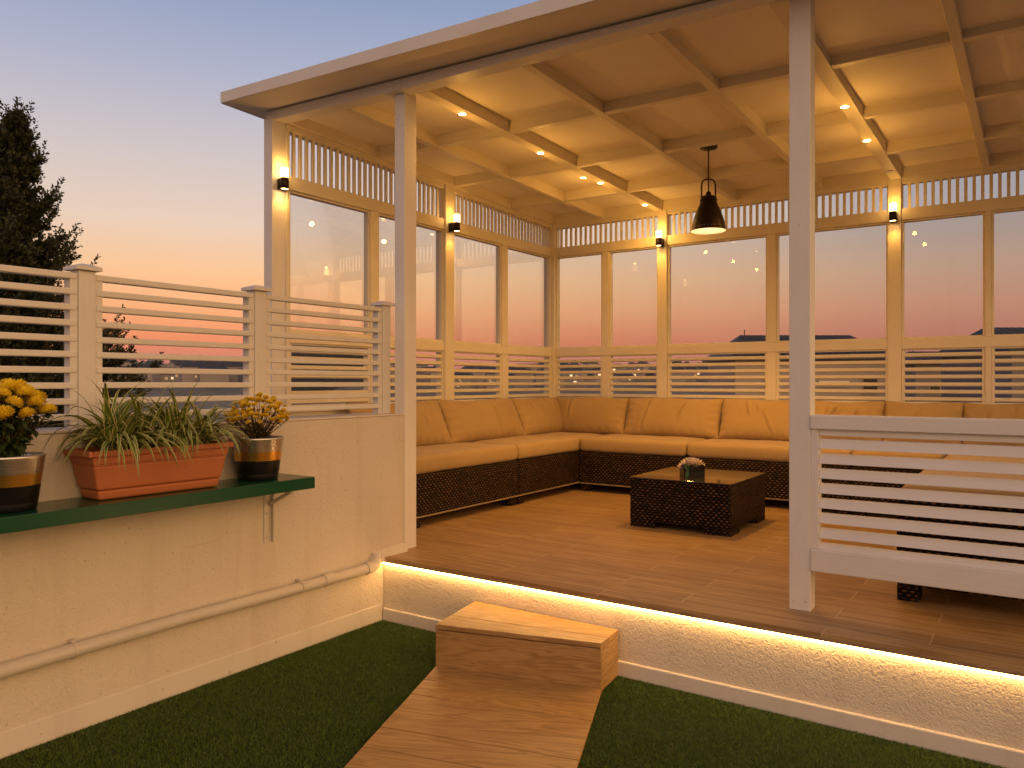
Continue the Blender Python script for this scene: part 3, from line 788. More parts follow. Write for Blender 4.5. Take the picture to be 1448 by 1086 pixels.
# ------------------------------------------------------------------ lamps
LAMPC = (1.0, .475, .088)
def lamp_light(name, kind, loc, energy, radius, parent, **kw):
    l = bpy.data.lights.new(name, kind); l.energy = energy; l.color = LAMPC; l.shadow_soft_size = radius
    for k, v in kw.items(): setattr(l, k, v)
    o = bpy.data.objects.new(name, l); o.location = loc; link(o)
    return o
def wall_lamp(px, py, nx, ny, label, wall_gap):
    """(px,py): axis of the lamp body; n: direction away from the wall"""
    t = thing('wall_lamp', label, 'wall lamp', (px, py, 2.44), 'lit wall lamps on the pavilion posts')
    mb = MB(); tx, ty = -ny, nx
    w = .021
    P = []
    for zz in (2.448, 2.516):
        for (a, b) in ((-wall_gap, -w), (-.018, -w), (-.018, w), (-wall_gap, w)):
            P.append((px + nx * a + tx * b, py + ny * a + ty * b, zz))
    if nx * 1 < 0 or ny < 0: pass
    mb.hexa(P); mb.build('back_plate', M['black'], t, bevel=.002)
    mb = MB(); mb.lathe([(.0235, 2.448), (.0265, 2.450), (.0265, 2.516), (.024, 2.518)], px, py, 28, False, True); mb.build('body', M['bronze'], t)
    mb = MB(); mb.lathe([(.001, 2.452), (.0235, 2.452)], px, py, 24, False, False); mb.build('lens', M['lampdown'], t)
    mb = MB(); mb.lathe([(.0235, 2.5185), (.0245, 2.523), (.0245, 2.575), (.021, 2.581), (.004, 2.583)], px, py, 28, True, True); mb.build('glass', M['lampglass'], t)
    lamp_light('wall_lamp_light', 'SPOT', (px, py, 2.444), WL_DOWN, .015, t, spot_size=R(115), spot_blend=.8)
    o = lamp_light('wall_lamp_light', 'POINT', (px + nx * .0, py + ny * .0, 2.606), WL_UP, .012, t)
    return t
WL_DOWN, WL_UP = 2.2, .45
G = 'white post'
wall_lamp(-3.853, 3.155, 1, 0, 'lit wall lamp on the front left corner post nearest the fence', .044)
wall_lamp(-3.800, 4.803, 1, 0, 'lit wall lamp on the left glazed wall, midway post', .068)
wall_lamp(-2.744, 6.320, 0, -1, 'lit wall lamp on the back wall post left of the pendant', .068)
wall_lamp(-.883, 6.320, 0, -1, 'lit wall lamp on the back wall post right of the middle front post', .068)
def downlight(x, y, z, label, lit=True, pw=10.5):
    t = thing('downlight', label, 'ceiling light', (x, y, z), 'small recessed ceiling downlights')
    mb = MB(); mb.lathe([(.030, z - .0005), (.031, z - .004), (.023, z - .005), (.021, z - .003)], x, y, 26, False, False); mb.build('trim_ring', M['paint'], t)
    mb = MB(); mb.lathe([(.0005, z - .0038), (.0215, z - .0038)], x, y, 26, False, False); mb.build('lens', M['down'] if lit else M['shade_in'], t)
    if lit:
        lamp_light('downlight_and_fill', 'SPOT', (x, y, z - .012), pw, .02, t, spot_size=R(160), spot_blend=.9)
        lamp_light('downlight_and_fill', 'POINT', (x, y, z - .22), pw * .215, .018, t)  # added fill with no fixture of its own, hung lower to brighten the ceiling
for y, lab in ((3.570, 'lit downlight on the left main ceiling beam, nearest the front post'), (4.432, 'lit downlight on the left main ceiling beam, second from the front'), (5.304, 'lit downlight on the left main ceiling beam, third from the front'), (6.118, 'lit downlight on the left main ceiling beam, closest to the back wall')):
    downlight(-2.783, y, zb(-2.78, y), lab)
downlight(-2.975, 5.372, zp(-2.98, 5.37), 'lit downlight in the recessed ceiling panel beside the left main beam', pw=5.0)
downlight(-.884, 4.592, zb(-.88, 4.59), 'lit downlight on the right main ceiling beam, nearer the front')
downlight(-.888, 5.290, zb(-.88, 5.29), 'lit downlight on the right main ceiling beam, farther back')
downlight(-.884, 6.130, zb(-.88, 6.13), 'unlit downlight on the right main ceiling beam by the back wall', False)
# pendant
px, py = -1.842, 5.075; zc = zp(px, py)
pd = thing('pendant_lamp', 'black metal dome pendant lamp with loop handle hanging from the ceiling', 'pendant lamp', (px, py, 2.28))
mb = MB(); mb.lathe([(.056, zc), (.060, zc - .006), (.060, zc - .022), (.052, zc - .030), (.012, zc - .033)], px, py, 36, True, True); mb.build('canopy', M['black'], pd)
mb = MB(); mb.tube([(px, py, zc - .03), (px, py, 2.545)], .0045, 10); mb.build('cord', M['black'], pd)
mb = MB(); mb.lathe([(.006, 2.548), (.014, 2.542), (.018, 2.53), (.018, 2.518), (.034, 2.512)], px, py, 24, True, True); mb.build('lamp_holder', M['bronze'], pd)
mb = MB(); ca, sa = math.cos(A), math.sin(A)
hp = [(-.047, 2.49), (-.047, 2.585), (-.043, 2.610), (-.030, 2.625), (0, 2.630), (.030, 2.625), (.043, 2.610), (.047, 2.585), (.047, 2.49)]
mb.tube([(px + a * ca, py + a * sa, z) for a, z in hp], .0055, 10); mb.build('handle', M['black'], pd)
mb = MB(); mb.lathe([(.03, 2.5115), (.050, 2.510), (.053, 2.505), (.053, 2.492), (.058, 2.489), (.058, 2.480), (.053, 2.478)], px, py, 40, True, False); mb.build('collar', M['bronze'], pd)
mb = MB(); mb.lathe([(.052, 2.4795), (.064, 2.450), (.079, 2.415), (.094, 2.375), (.106, 2.335), (.113, 2.300), (.1165, 2.281), (.1175, 2.277)], px, py, 56, False, False); sh = mb.build('shade', M['bronze'], pd)
mb = MB(); mb.lathe([(.1165, 2.2772), (.1115, 2.300), (.104, 2.335), (.092, 2.375), (.077, 2.415), (.062, 2.450), (.050, 2.476), (.002, 2.478)], px, py, 56, False, False); mb.build('shade_lining', M['shade_in'], pd)
for k in range(30):
    a = 2 * PI * k / 30; r = .1128
    mb = MB(); mb.lathe([(.0026, -.0006), (.0018, .0016)], 0, 0, 8, False, True, Matrix.Translation((px + r * math.cos(a), py + r * math.sin(a), 2.301)) @ Matrix.Rotation(a, 4, 'Z') @ Matrix.Rotation(PI / 2, 4, 'Y'))
    mb.build('rivet', M['steel'], pd)
mb = MB(); mb.lathe([(.004, 2.325), (.022, 2.335), (.029, 2.352), (.026, 2.372), (.015, 2.395), (.013, 2.42), (.012, 2.47)], px, py, 24, True, True); mb.build('bulb', M['bulb'], pd)
lamp_light('pendant_light', 'SPOT', (px, py, 2.318), 72.0, .03, pd, spot_size=R(125), spot_blend=.6)

# ------------------------------------------------------------------ soft furnishings
def rounded_box(mb, x0, x1, y0, y1, z0, z1, r=.03, crown=.012, seed=0, wob=.002):
    hx, hy, hz = (x1 - x0) / 2, (y1 - y0) / 2, (z1 - z0) / 2
    cx, cy, cz = (x0 + x1) / 2, (y0 + y1) / 2, (z0 + z1) / 2
    def coords(h, n):
        e = [-h + r * q for q in (0, .12, .3, .55, 1.0)]
        mid = list(np.linspace(-h + r, h - r, n + 2))[1:-1]
        return e + [float(q) for q in mid] + [-q for q in e[::-1]]
    X = coords(hx, 18); Y = coords(hy, 14); Z = coords(hz, 1)
    rs = random.Random(seed); ph = [rs.uniform(0, 6.28) for _ in range(8)]
    def warp(x, y, z):
        ix = max(-hx + r, min(hx - r, x)); iy = max(-hy + r, min(hy - r, y)); iz = max(-hz + r, min(hz - r, z))
        d = Vector((x - ix, y - iy, z - iz))
        if d.length > 1e-9:
            # project cube shell to round shell
            m = max(abs(d.x), abs(d.y), abs(d.z)); d = d.normalized() * m
        p = Vector((ix, iy, iz)) + d
        c = crown * (1 - (p.x / hx) ** 4) * (1 - (p.y / hy) ** 4) * (1 if z > 0 else .0) * (p.z / hz)
        w = wob * (math.sin(p.x * 9 + ph[0]) * math.sin(p.y * 11 + ph[1]) + .6 * math.sin(p.x * 23 + ph[2] + p.y * 7) + .5 * math.sin(p.y * 29 + ph[3] - p.x * 5))
        n = d.normalized() if d.length > 1e-9 else Vector((0, 0, 0))
        bul = .006 * (1 - (p.z / hz) ** 2)
        return (cx + p.x + n.x * (w + bul) + .0, cy + p.y + n.y * (w + bul), cz + p.z + c + n.z * w)
    def face(A_, B_, fn, flip):
        V = [warp(*fn(a, b)) for b in B_ for a in A_]; n = len(A_); F = []; U = []
        for j in range(len(B_) - 1):
            for i in range(n - 1):
                q = [j * n + i, j * n + i + 1, (j + 1) * n + i + 1, (j + 1) * n + i]
                uvq = [(A_[i], B_[j]), (A_[i + 1], B_[j]), (A_[i + 1], B_[j + 1]), (A_[i], B_[j + 1])]
                if flip: q = q[::-1]; uvq = uvq[::-1]
                F.append(q); U.append(uvq)
        mb.add(V, F, U, True)
    face(X, Y, lambda a, b: (a, b, hz), False); face(X, Y, lambda a, b: (a, b, -hz), True)
    face(X, Z, lambda a, b: (a, -hy, b), False); face(X, Z, lambda a, b: (a, hy, b), True)
    face(Y, Z, lambda a, b: (hx, a, b), False); face(Y, Z, lambda a, b: (-hx, a, b), True)

def weld(o, d=.0004):
    bm = bmesh.new(); bm.from_mesh(o.data); bmesh.ops.remove_doubles(bm, verts=bm.verts, dist=d); bm.to_mesh(o.data); bm.free()

def pillow(name, label, cx, cy, zbase, w, h, T, ang, lean, seed, group):
    """ang: heading the cushion faces; lean: backwards tilt"""
    rs = random.Random(seed)
    t = thing(name, label, 'cushion', (cx, cy, zbase), group)
    f = Vector((math.cos(ang), math.sin(ang), 0)); s = Vector((-f.y, f.x, 0))   # s: along the width
    upv = (Vector((0, 0, 1)) * math.cos(lean) - f * math.sin(lean)); nv = f * math.cos(lean) + Vector((0, 0, 1)) * math.sin(lean)
    NU, NV = 120, 44
    folds = []
    for k in range(rs.randint(2, 4)):
        folds.append((rs.uniform(-.55, .6), rs.uniform(-.45, .45), rs.uniform(.03, .055), rs.uniform(.008, .015), rs.uniform(-.9, .3), rs.uniform(.2, 1.0)))
    def outline(a, b):
        # knife-edge cushion whose sides pull in a little and whose corners stay pointed
        x = a * (w / 2 + .006) * (1 - .022 * (1 - b * b)); y = b * (h / 2) * (1 - .03 * (1 - a ** 2) * (1 if b > 0 else .4))
        y += .006 * math.sin(a * 4 + seed) * (1 if b > 0 else 0) * abs(b)
        return x, y
    def thick(a, b):
        e = (1 - abs(a) ** 3.2) * (1 - abs(b) ** 2.8)
        return T / 2 * max(e, 0) ** .5
    def wr(a, b):
        z = 0
        xx, yy = a * w / 2, b * h / 2
        for (c, sl, am, wd, b0, b1) in folds:
            q = (xx - c * w / 2 - sl * yy)
            g = math.exp(-(q / wd) ** 2) - .7 * math.exp(-((q - wd * 1.7) / (wd * 1.2)) ** 2)
            env = max(0, min(1, (b - b0) / .4)) * max(0, min(1, (b1 - b) / .4))
            z -= am * g * env * .42
        # puckers near the ends
        z += .006 * math.sin(yy * 95 + seed) * max(0, abs(a) - .72) * 3.2
        z += .0045 * math.sin(xx * 70 + seed * 2 + yy * 12) * max(0, abs(b) - .6) * 2.4
        z += .004 * math.sin(xx * 8 + seed) * math.sin(yy * 13 + seed)
        return z
    mid = Vector((cx, cy, zbase)) + upv * (h / 2)
    mb = MB()
    for side in (1, -1):
        V = []; U = []; F = []
        for j in range(NV + 1):
            b = -math.cos(PI * j / NV)
            for i in range(NU + 1):
                a = -math.cos(PI * i / NU); a = a * .5 + (-1 + 2 * i / NU) * .5
                x, y = outline(a, b); k = thick(a, b)
                sag = .02 * (b < 0) * b * b
                z = side * k + (wr(a, b) * min(1, k / (T * .25)) if side > 0 else 0)
                V.append(mid + s * x + upv * y + nv * z)
        n = NU + 1
        for j in range(NV):
            for i in range(NU):
                q = [j * n + i, j * n + i + 1, (j + 1) * n + i + 1, (j + 1) * n + i]
                if side < 0: q = q[::-1]
                F.append(q); U.append([((V[p] - mid).dot(s), (V[p] - mid).dot(upv)) for p in q])
        mb.add(V, F, U, True)
    o = mb.build('cover', M['fabric'], t); weld(o)
    mb = MB(); loop = []
    for i in range(40): loop.append((-1 + 2 * i / 40, -1))
    for i in range(20): loop.append((1, -1 + 2 * i / 20))
    for i in range(40): loop.append((1 - 2 * i / 40, 1))
    for i in range(21): loop.append((-1, 1 - 2 * i / 20))
    mb.tube([mid + s * outline(a, b)[0] + upv * outline(a, b)[1] for a, b in loop], .0042, 6); mb.build('piping', M['piping'], t)
    return t

def sofa_module(label, x0, x1, y0, y1, front, ends=(), seed=0, crown=.009, seatz=.796, gap=.0):
    t = thing('sofa_module', label, 'sofa', ((x0 + x1) / 2, (y0 + y1) / 2, ZD), 'wicker sofa modules around the pavilion walls')
    mb = MB(); mb.box(x0, x1, y0, y1, .408, .668); mb.build('wicker_base', M['wicker'], t, bevel=.008)
    mb = MB(); mb.box(x0 - .003, x1 + .003, y0 - .003, y1 + .003, .398, .4075); mb.build('bottom_trim', M['tan'], t, bevel=.002)
    for fx in (x0 + .012, x1 - .085):
        for fy in (y0 + .012, y1 - .085):
            mb = MB(); mb.box(fx, fx + .073, fy, fy + .073, ZD + .0005, .3975); mb.build('foot', M['wicker'], t, bevel=.004)
    cx0, cx1, cy0, cy1 = x0 + .003, x1 - .003, y0 + .003, y1 - .003
    mb = MB(); rounded_box(mb, cx0, cx1, cy0, cy1, .6685, seatz - .012, .03, crown, seed)
    o = mb.build('seat_cushion', M['fabric'], t); weld(o)
    mb = MB()
    for zz in (.678, seatz - .020):
        e = .0065
        c = .014
        P = [(cx0 + c, cy0 - e), (cx1 - c, cy0 - e), (cx1 + e, cy0 + c), (cx1 + e, cy1 - c), (cx1 - c, cy1 + e), (cx0 + c, cy1 + e), (cx0 - e, cy1 - c), (cx0 - e, cy0 + c), (cx0 + c, cy0 - e)]
    return t
sofa_module('wicker sofa module with tan seat on the left side, nearest the front post', -3.845, -3.205, 3.615, 4.796, 'x', seed=1)
sofa_module('wicker sofa module with tan seat filling the left back corner', -3.845, -3.205, 4.804, 6.36, 'x', seed=2)
sofa_module('wicker sofa module with tan seat on the back wall, first right of the corner', -3.195, -2.254, 5.700, 6.36, 'y', seed=3)
sofa_module('wicker sofa module with tan seat directly behind the coffee table', -2.246, -1.064, 5.700, 6.36, 'y', seed=4)
sofa_module('wicker sofa module with tan seat on the back wall behind the railing', -1.056, -.505, 5.700, 6.36, 'y', seed=5)
sofa_module('wicker sofa module with tan seat in the right back corner behind the railing', -.490, .16, 4.905, 6.36, 'x', seed=6)
r1 = sofa_module('wicker sofa end module close behind the white railing', -.490, .16, 3.632, 4.895, 'x', seed=7, seatz=.825)
mb = MB(); mb.box(-.490, .16, 3.606, 3.631, .398, .775); mb.build('end_panel', M['wicker'], r1, bevel=.006)
mb = MB(); mb.box(-.489, -.412, 3.607, 3.684, ZD + .0005, .3975); mb.build('foot', M['wicker'], r1, bevel=.004)
gB = 'tan back cushions along the sofas'
ang0 = 0.0
for (a, b, lab, sd) in ((3.622, 4.550, 'tan back cushion on the left sofa, partly hidden by the front post', 11), (4.558, 5.556, 'wide creased tan back cushion in the middle of the left sofa', 12), (5.566, 6.300, 'narrow tan back cushion on the left sofa, next to the corner', 13)):
    pillow('back_cushion', lab, -3.655, (a + b) / 2, .792, b - a, .345, .165, 0.0, R(24), sd, gB)
for (a, b, lab, sd) in ((-3.780, -3.022, 'tan back cushion on the back sofa, touching the corner', 14), (-3.010, -2.165, 'wide tan back cushion on the back sofa left of the coffee table flowers', 15), (-2.150, -1.515, 'creased tan back cushion on the back sofa, left of the middle post', 16), (-1.505, -.937, 'tan back cushion on the back sofa just right of the middle post', 17), (-.922, -.432, 'tan back cushion above the railing, second right of the middle post', 18), (-.420, .10, 'tan back cushion above the railing at the right edge', 19)):
    pillow('back_cushion', lab, (a + b) / 2, 6.175, .792, b - a, .345 if sd < 17 else .335, .165, -PI / 2, R(22), sd, gB)

# coffee table
ct = thing('coffee_table', 'low dark wicker coffee table with smoked glass top', 'table', (-1.825, 4.85, ZD))
tx0, tx1, ty0, ty1 = -2.152, -1.497, 4.500, 5.205
mb = MB(); mb.box(tx0, tx1, ty0, ty1, .372, .640); mb.build('wicker_body', M['wicker'], ct, bevel=.008)
for fx in (tx0, tx1 - .17):
    for fy in (ty0, ty1 - .17):
        mb = MB(); mb.box(fx + .001, fx + .169, fy + .001, fy + .169, ZD + .0005, .3715); mb.build('foot', M['wicker'], ct, bevel=.004)
mb = MB(); mb.box(tx0 - .004, tx1 + .004, ty0 - .004, ty1 + .004, .6405, .648); mb.build('glass_top', M['tableglass'], ct, bevel=.002)
# flower arrangement on the table
fx, fy, fz = -1.835, 4.755, .6485
fa = thing('flower_arrangement', 'white blossom in a small dark square vase on the coffee table', 'flowers', (fx, fy, fz))
Mf = Matrix.Translation((fx, fy, fz)) @ Matrix.Rotation(A, 4, 'Z')
mb = MB()
for (a, b, c, d) in ((-.066, .066, -.066, -.060), (-.066, .066, .060, .066), (-.066, -.060, -.060, .060), (.060, .066, -.060, .060)):
    mb.box(a, b, c, d, .0005, .075, Mf)
mb.box(-.060, .060, -.060, .060, .0005, .008, Mf); mb.build('vase', M['vase'], fa, bevel=.001)
mb = MB(); mb.box(-.056, .056, -.056, .056, .009, .060, Mf); mb.build('foam', M['soil'], fa)
def blossom(cx, cy, cz, r, n, seed):
    rs = random.Random(seed); mb = MB()
    for k in range(n):
        q = k / n; th = k * 2.4; el = PI / 2 * (1 - q ** .75) * .95 + .12
        ln = r * (.55 + .5 * q); wd = ln * .62
        d = Vector((math.cos(th) * math.cos(el), math.sin(th) * math.cos(el), math.sin(el)))
        sd = Vector((-math.sin(th), math.cos(th), 0)); nn = d.cross(sd)
        V = []; F = []; U = []
        for j in range(5):
            f = j / 4; ww = wd * math.sin(PI * (f * .8 + .15)) * .6
            for i in (-1, 0, 1):
                p = Vector((cx, cy, cz)) + d * ln * f + sd * ww * i - nn * (ln * .25 * math.sin(f * 2.2)) + nn * (abs(i) * ww * -.35) + Vector((0, 0, rs.uniform(-.002, .002)))
                V.append(p)
        for j in range(4):
            for i in range(2):
                F.append([j * 3 + i, j * 3 + i + 1, j * 3 + i + 4, j * 3 + i + 3]); U.append([(0, 0)] * 4)
        mb.add(V, F, U, True)
    return mb
blossom(fx - .002, fy, fz + .070, .086, 60, 1).build('blossom', M['rose'], fa)
p = Mf @ Vector((-.050, -.03, .074)); blossom(p.x, p.y, p.z, .046, 20, 2).build('blossom', M['rose'], fa)
def leaf_mesh(base, d, n, L_, W_, curl=.3):
    d = Vector(d).normalized(); n = Vector(n); n = (n - d * n.dot(d)).normalized(); sd = d.cross(n)
    V = []; F = []; U = []
    for j in range(6):
        f = j / 5; ww = W_ / 2 * math.sin(PI * min(1, f * .93 + .05)) ** .8
        for i in (-1, 0, 1):
            V.append(Vector(base) + d * L_ * f + sd * ww * i + n * (-curl * L_ * f * f + abs(i) * ww * .35))
    for j in range(5):
        for i in range(2):
            F.append([j * 3 + i, j * 3 + i + 1, j * 3 + i + 4, j * 3 + i + 3]); U.append([(0, 0)] * 4)
    return V, F, U
for (a, b, c, dx, dz, L_) in ((-.036, -.069, .046, -.4, .5, .052), (-.044, -.070, .040, -.2, -.8, .045)):
    mb = MB(); bp = Mf @ Vector((a, b, c)); dd = (Mf.to_3x3() @ Vector((dx, -.25, dz)))
    mb.add(*leaf_mesh(bp, dd, Mf.to_3x3() @ Vector((0, -1, .35)), L_, L_ * .62, .15), True); mb.build('leaf', M['leafgreen'], fa)

# ------------------------------------------------------------------ shelf, pots and planter
SZ = .839
sf = thing('wall_shelf', 'glossy dark green shelf board bracketed to the parapet wall', 'shelf', (-2.74, .9, SZ))
mb = MB(); mb.box(XW + .001, -2.612, -.5, 2.304, SZ - .050, SZ); mb.build('board', M['green'], sf, bevel=.002)
for yb_ in (2.243, .55):
    mb = MB(); mb.box(XW + .0005, XW + .005, yb_ - .021, yb_ + .021, .533, SZ - .0502); mb.box(XW + .005, XW + .020, yb_ + .017, yb_ + .021, .535, SZ - .0502); mb.box(XW + .0055, -2.66, yb_ - .018, yb_ + .0165, SZ - .0545, SZ - .0502)
    k = mb.build('bracket', M['steel'], sf, bevel=.0008, seg=1)
    mb = MB(); mb.hexa([(XW + .006, yb_ + .002, .695), (XW + .006, yb_ + .016, .695), (XW + .006, yb_ + .016, .712), (XW + .006, yb_ + .002, .712), (-2.70, yb_ + .002, SZ - .072), (-2.70, yb_ + .016, SZ - .072), (-2.70, yb_ + .016, SZ - .055), (-2.70, yb_ + .002, SZ - .055)]); mb.build('brace', M['steel'], k)
    for zz in (.558, .665, .765):
        mb = MB(); mb.lathe([(.0062, 0), (.0055, .003), (.002, .0042)], 0, 0, 12, False, True, Matrix.Translation((XW + .005, yb_ - .006, zz)) @ Matrix.Rotation(PI / 2, 4, 'Y')); mb.build('screw', M['steel'], k)

def pot(cx, cy, label, flowers_fn):
    t = thing('potted_plant', label, 'potted plant', (cx, cy, SZ + .0008))
    prof = [(.078, 0), (.083, .004), (.0855, .024), (.0852, .028), (.087, .031), (.0938, .082), (.0948, .084), (.0995, .121), (.1006, .123), (.1055, .168), (.1075, .172), (.1075, .178), (.1035, .180), (.100, .172), (.097, .150)]
    mb = MB(); mb.lathe([(r, SZ + .0008 + z) for r, z in prof], cx, cy, 56, True, False); mb.build('pot', M['pot'], t)
    mb = MB(); mb.lathe([(.001, SZ + .166), (.05, SZ + .164), (.0985, SZ + .158)], cx, cy, 32, False, False); mb.build('soil', M['soil'], t)
    flowers_fn(t, cx, cy, SZ + .162)
    return t
def flower_head(seed, r, n, dry, pw_):
    """domed head of many small petals around the origin"""
    rs = random.Random(seed); V = []; F = []
    for k in range(n):
        q = (k + .5) / n; th = k * 2.39996; el = math.asin(1 - q * 1.05 if 1 - q * 1.05 > -1 else -1)
        d = Vector((math.cos(th) * math.cos(el), math.sin(th) * math.cos(el), math.sin(el) * .72))
        d = (d + Vector((rs.uniform(-.2, .2), rs.uniform(-.2, .2), rs.uniform(-.15, .25)))).normalized()
        sd = d.cross(Vector((0, 0, 1)) if abs(d.z) < .9 else Vector((1, 0, 0))).normalized(); up = sd.cross(d)
        L_ = r * rs.uniform(.82, 1.12); w = r * rs.uniform(.16, .26) * pw_
        b = len(V); o = d * r * (.25 if dry else .62)
        cu = up * (r * rs.uniform(.05, .25))
        V += [tuple(o - sd * w * .5), tuple(o + sd * w * .5), tuple(d * L_ * .72 + sd * w + cu * .4), tuple(d * L_ + cu), tuple(d * L_ * .72 - sd * w + cu * .4)]
        F.append([b, b + 1, b + 2, b + 3, b + 4])
    me = bpy.data.meshes.new('flower'); me.from_pydata(V, [], F); me.materials.append(M['petaldry'] if dry else M['petal']); me.update()
    return me
HEADS = [flower_head(s_, .036, 420, False, .45) for s_ in range(3)]
HEADS2 = [flower_head(10 + s_, .0150, 60, True, 1.0) for s_ in range(3)]
def stems_leaves(t, cx, cy, z0, tips, leafn, leafL, mat_leaf, seed, spread=.02, stem_r=.0028):
    rs = random.Random(seed); mb = MB(); lv = MB()
    for (tx, ty, tz) in tips:
        b = Vector((cx + rs.uniform(-spread, spread), cy + rs.uniform(-spread, spread), z0))
        e = Vector((tx, ty, tz)); m = (b + e) / 2 + Vector((rs.uniform(-.01, .01), rs.uniform(-.01, .01), -.02)); m.x = b.x + (e.x - b.x) * .38; m.y = b.y + (e.y - b.y) * .38
        pts = [b, b + (m - b) * .5, m, m + (e - m) * .5, e]
        mb.tube(pts, [stem_r, stem_r * .95, stem_r * .8, stem_r * .65, stem_r * .5], 5)
        for k in range(leafn):
            f = rs.uniform(.15, .97); i = min(int(f * 4), 3); q = f * 4 - i
            pp = pts[i] + (pts[i + 1] - pts[i]) * q
            th = rs.uniform(0, 6.28); d = Vector((math.cos(th), math.sin(th), rs.uniform(-.5, .5)))
            L_ = leafL * rs.uniform(.6, 1.2)
            lv.add(*leaf_mesh(pp, d, (rs.uniform(-.4, .4), rs.uniform(-.4, .4), 1), L_, L_ * .5, rs.uniform(.1, .6)), True)
    mb.build('stems', M['stem'], t); lv.build('foliage', mat_leaf, t)
def flowers_full(t, cx, cy, z0):
    rs = random.Random(3); tips = []
    for k in range(27):
        q = (k + .5) / 27; th = k * 2.39996; el = q ** .5
        r = .118 * el + rs.uniform(-.012, .012)
        z = z0 + .225 - .092 * el ** 2.2 + rs.uniform(-.014, .014)
        tips.append((cx + r * math.cos(th), cy + r * math.sin(th), z))
    stems_leaves(t, cx, cy, z0, tips + tips, 17, .034, M['leafpot'], 5)
    for i, p in enumerate(tips):
        o = bpy.data.objects.new('flower', HEADS[i % 3]); link(o, t)
        o.location = Vector(p) - t.location; o.rotation_euler = ((p[1] - cy) * -4 + rs.uniform(-.2, .2), (p[0] - cx) * 4 + rs.uniform(-.2, .2), rs.uniform(0, 6)); o.scale = [rs.uniform(.7, 1.12)] * 3
def flowers_dry(t, cx, cy, z0):
    rs = random.Random(8); tips = []
    for k in range(98):
        q = (k + .5) / 98; th = k * 2.39996; el = q ** .42
        r = .116 * math.sin(min(el, 1) * 1.75) + rs.uniform(-.012, .012)
        z = z0 + .088 + .098 * math.cos(el * 1.62) + rs.uniform(-.014, .014)
        tips.append((cx + r * math.cos(th), cy + r * math.sin(th), z))
    stems_leaves(t, cx, cy, z0, tips[::2], 6, .019, M['leafdry'], 9, .010, .0027)
    mb = MB(); mb.tube([(cx, cy, z0 - .01), (cx + .004, cy, z0 + .05), (cx - .004, cy + .004, z0 + .10)], [.006, .005, .003], 7)
    mb.build('main_stem', M['stem'], t)
    for i, p in enumerate(tips):
        o = bpy.data.objects.new('flower', HEADS2[i % 3]); link(o, t)
        o.location = Vector(p) - t.location; o.rotation_euler = (rs.uniform(-.6, .6), rs.uniform(-.6, .6), rs.uniform(0, 6)); o.scale = [rs.uniform(.7, 1.3)] * 3
pot(-2.748, 1.140, 'full yellow chrysanthemum in banded pot, left end of the green shelf', flowers_full)
pot(-2.752, 2.112, 'sparse withered yellow chrysanthemum in banded pot, right end of the green shelf', flowers_dry)

# planter
pl = thing('planter_box', 'long terracotta planter box of striped spider plants on the green shelf', 'planter', (-2.752, 1.640, SZ), None, R(-2.0))
bpy.context.view_layer.update()
PM = pl.matrix_world.copy()
def taper_box(mb, hx0, hy0, z0, hx1, hy1, z1):
    mb.hexa([PM @ Vector(p) for p in ((-hx0, -hy0, z0), (hx0, -hy0, z0), (hx0, hy0, z0), (-hx0, hy0, z0), (-hx1, -hy1, z1), (hx1, -hy1, z1), (hx1, hy1, z1), (-hx1, hy1, z1))])
mb = MB(); taper_box(mb, .066, .232, .001, .070, .238, .036); mb.build('foot_band', M['terra'], pl, bevel=.010, seg=3)
mb = MB(); taper_box(mb, .0722, .2405, .0362, .084, .257, .124); mb.build('tub', M['terra'], pl, bevel=.008, seg=3)
mb = MB(); taper_box(mb, .0832, .2562, .1242, .0836, .2566, .128); mb.build('groove', M['terra'], pl)
mb = MB(); taper_box(mb, .085, .258, .1282, .088, .263, .154); mb.build('upper_band', M['terra'], pl, bevel=.003)
mb = MB()
ro, ri = (.097, .279), (.084, .262)
for (a, b, c, d) in ((-ro[0], ro[0], -ro[1], -ri[1]), (-ro[0], ro[0], ri[1], ro[1]), (-ro[0], -ri[0], -ri[1], ri[1]), (ri[0], ro[0], -ri[1], ri[1])):
    mb.box(a, b, c, d, .1545, .176, PM)
mb.build('rim', M['terra'], pl, bevel=.004)
mb = MB(); mb.box(-.0838, .0838, -.2618, .2618, .1542, .163, PM); mb.build('soil', M['soil'], pl)
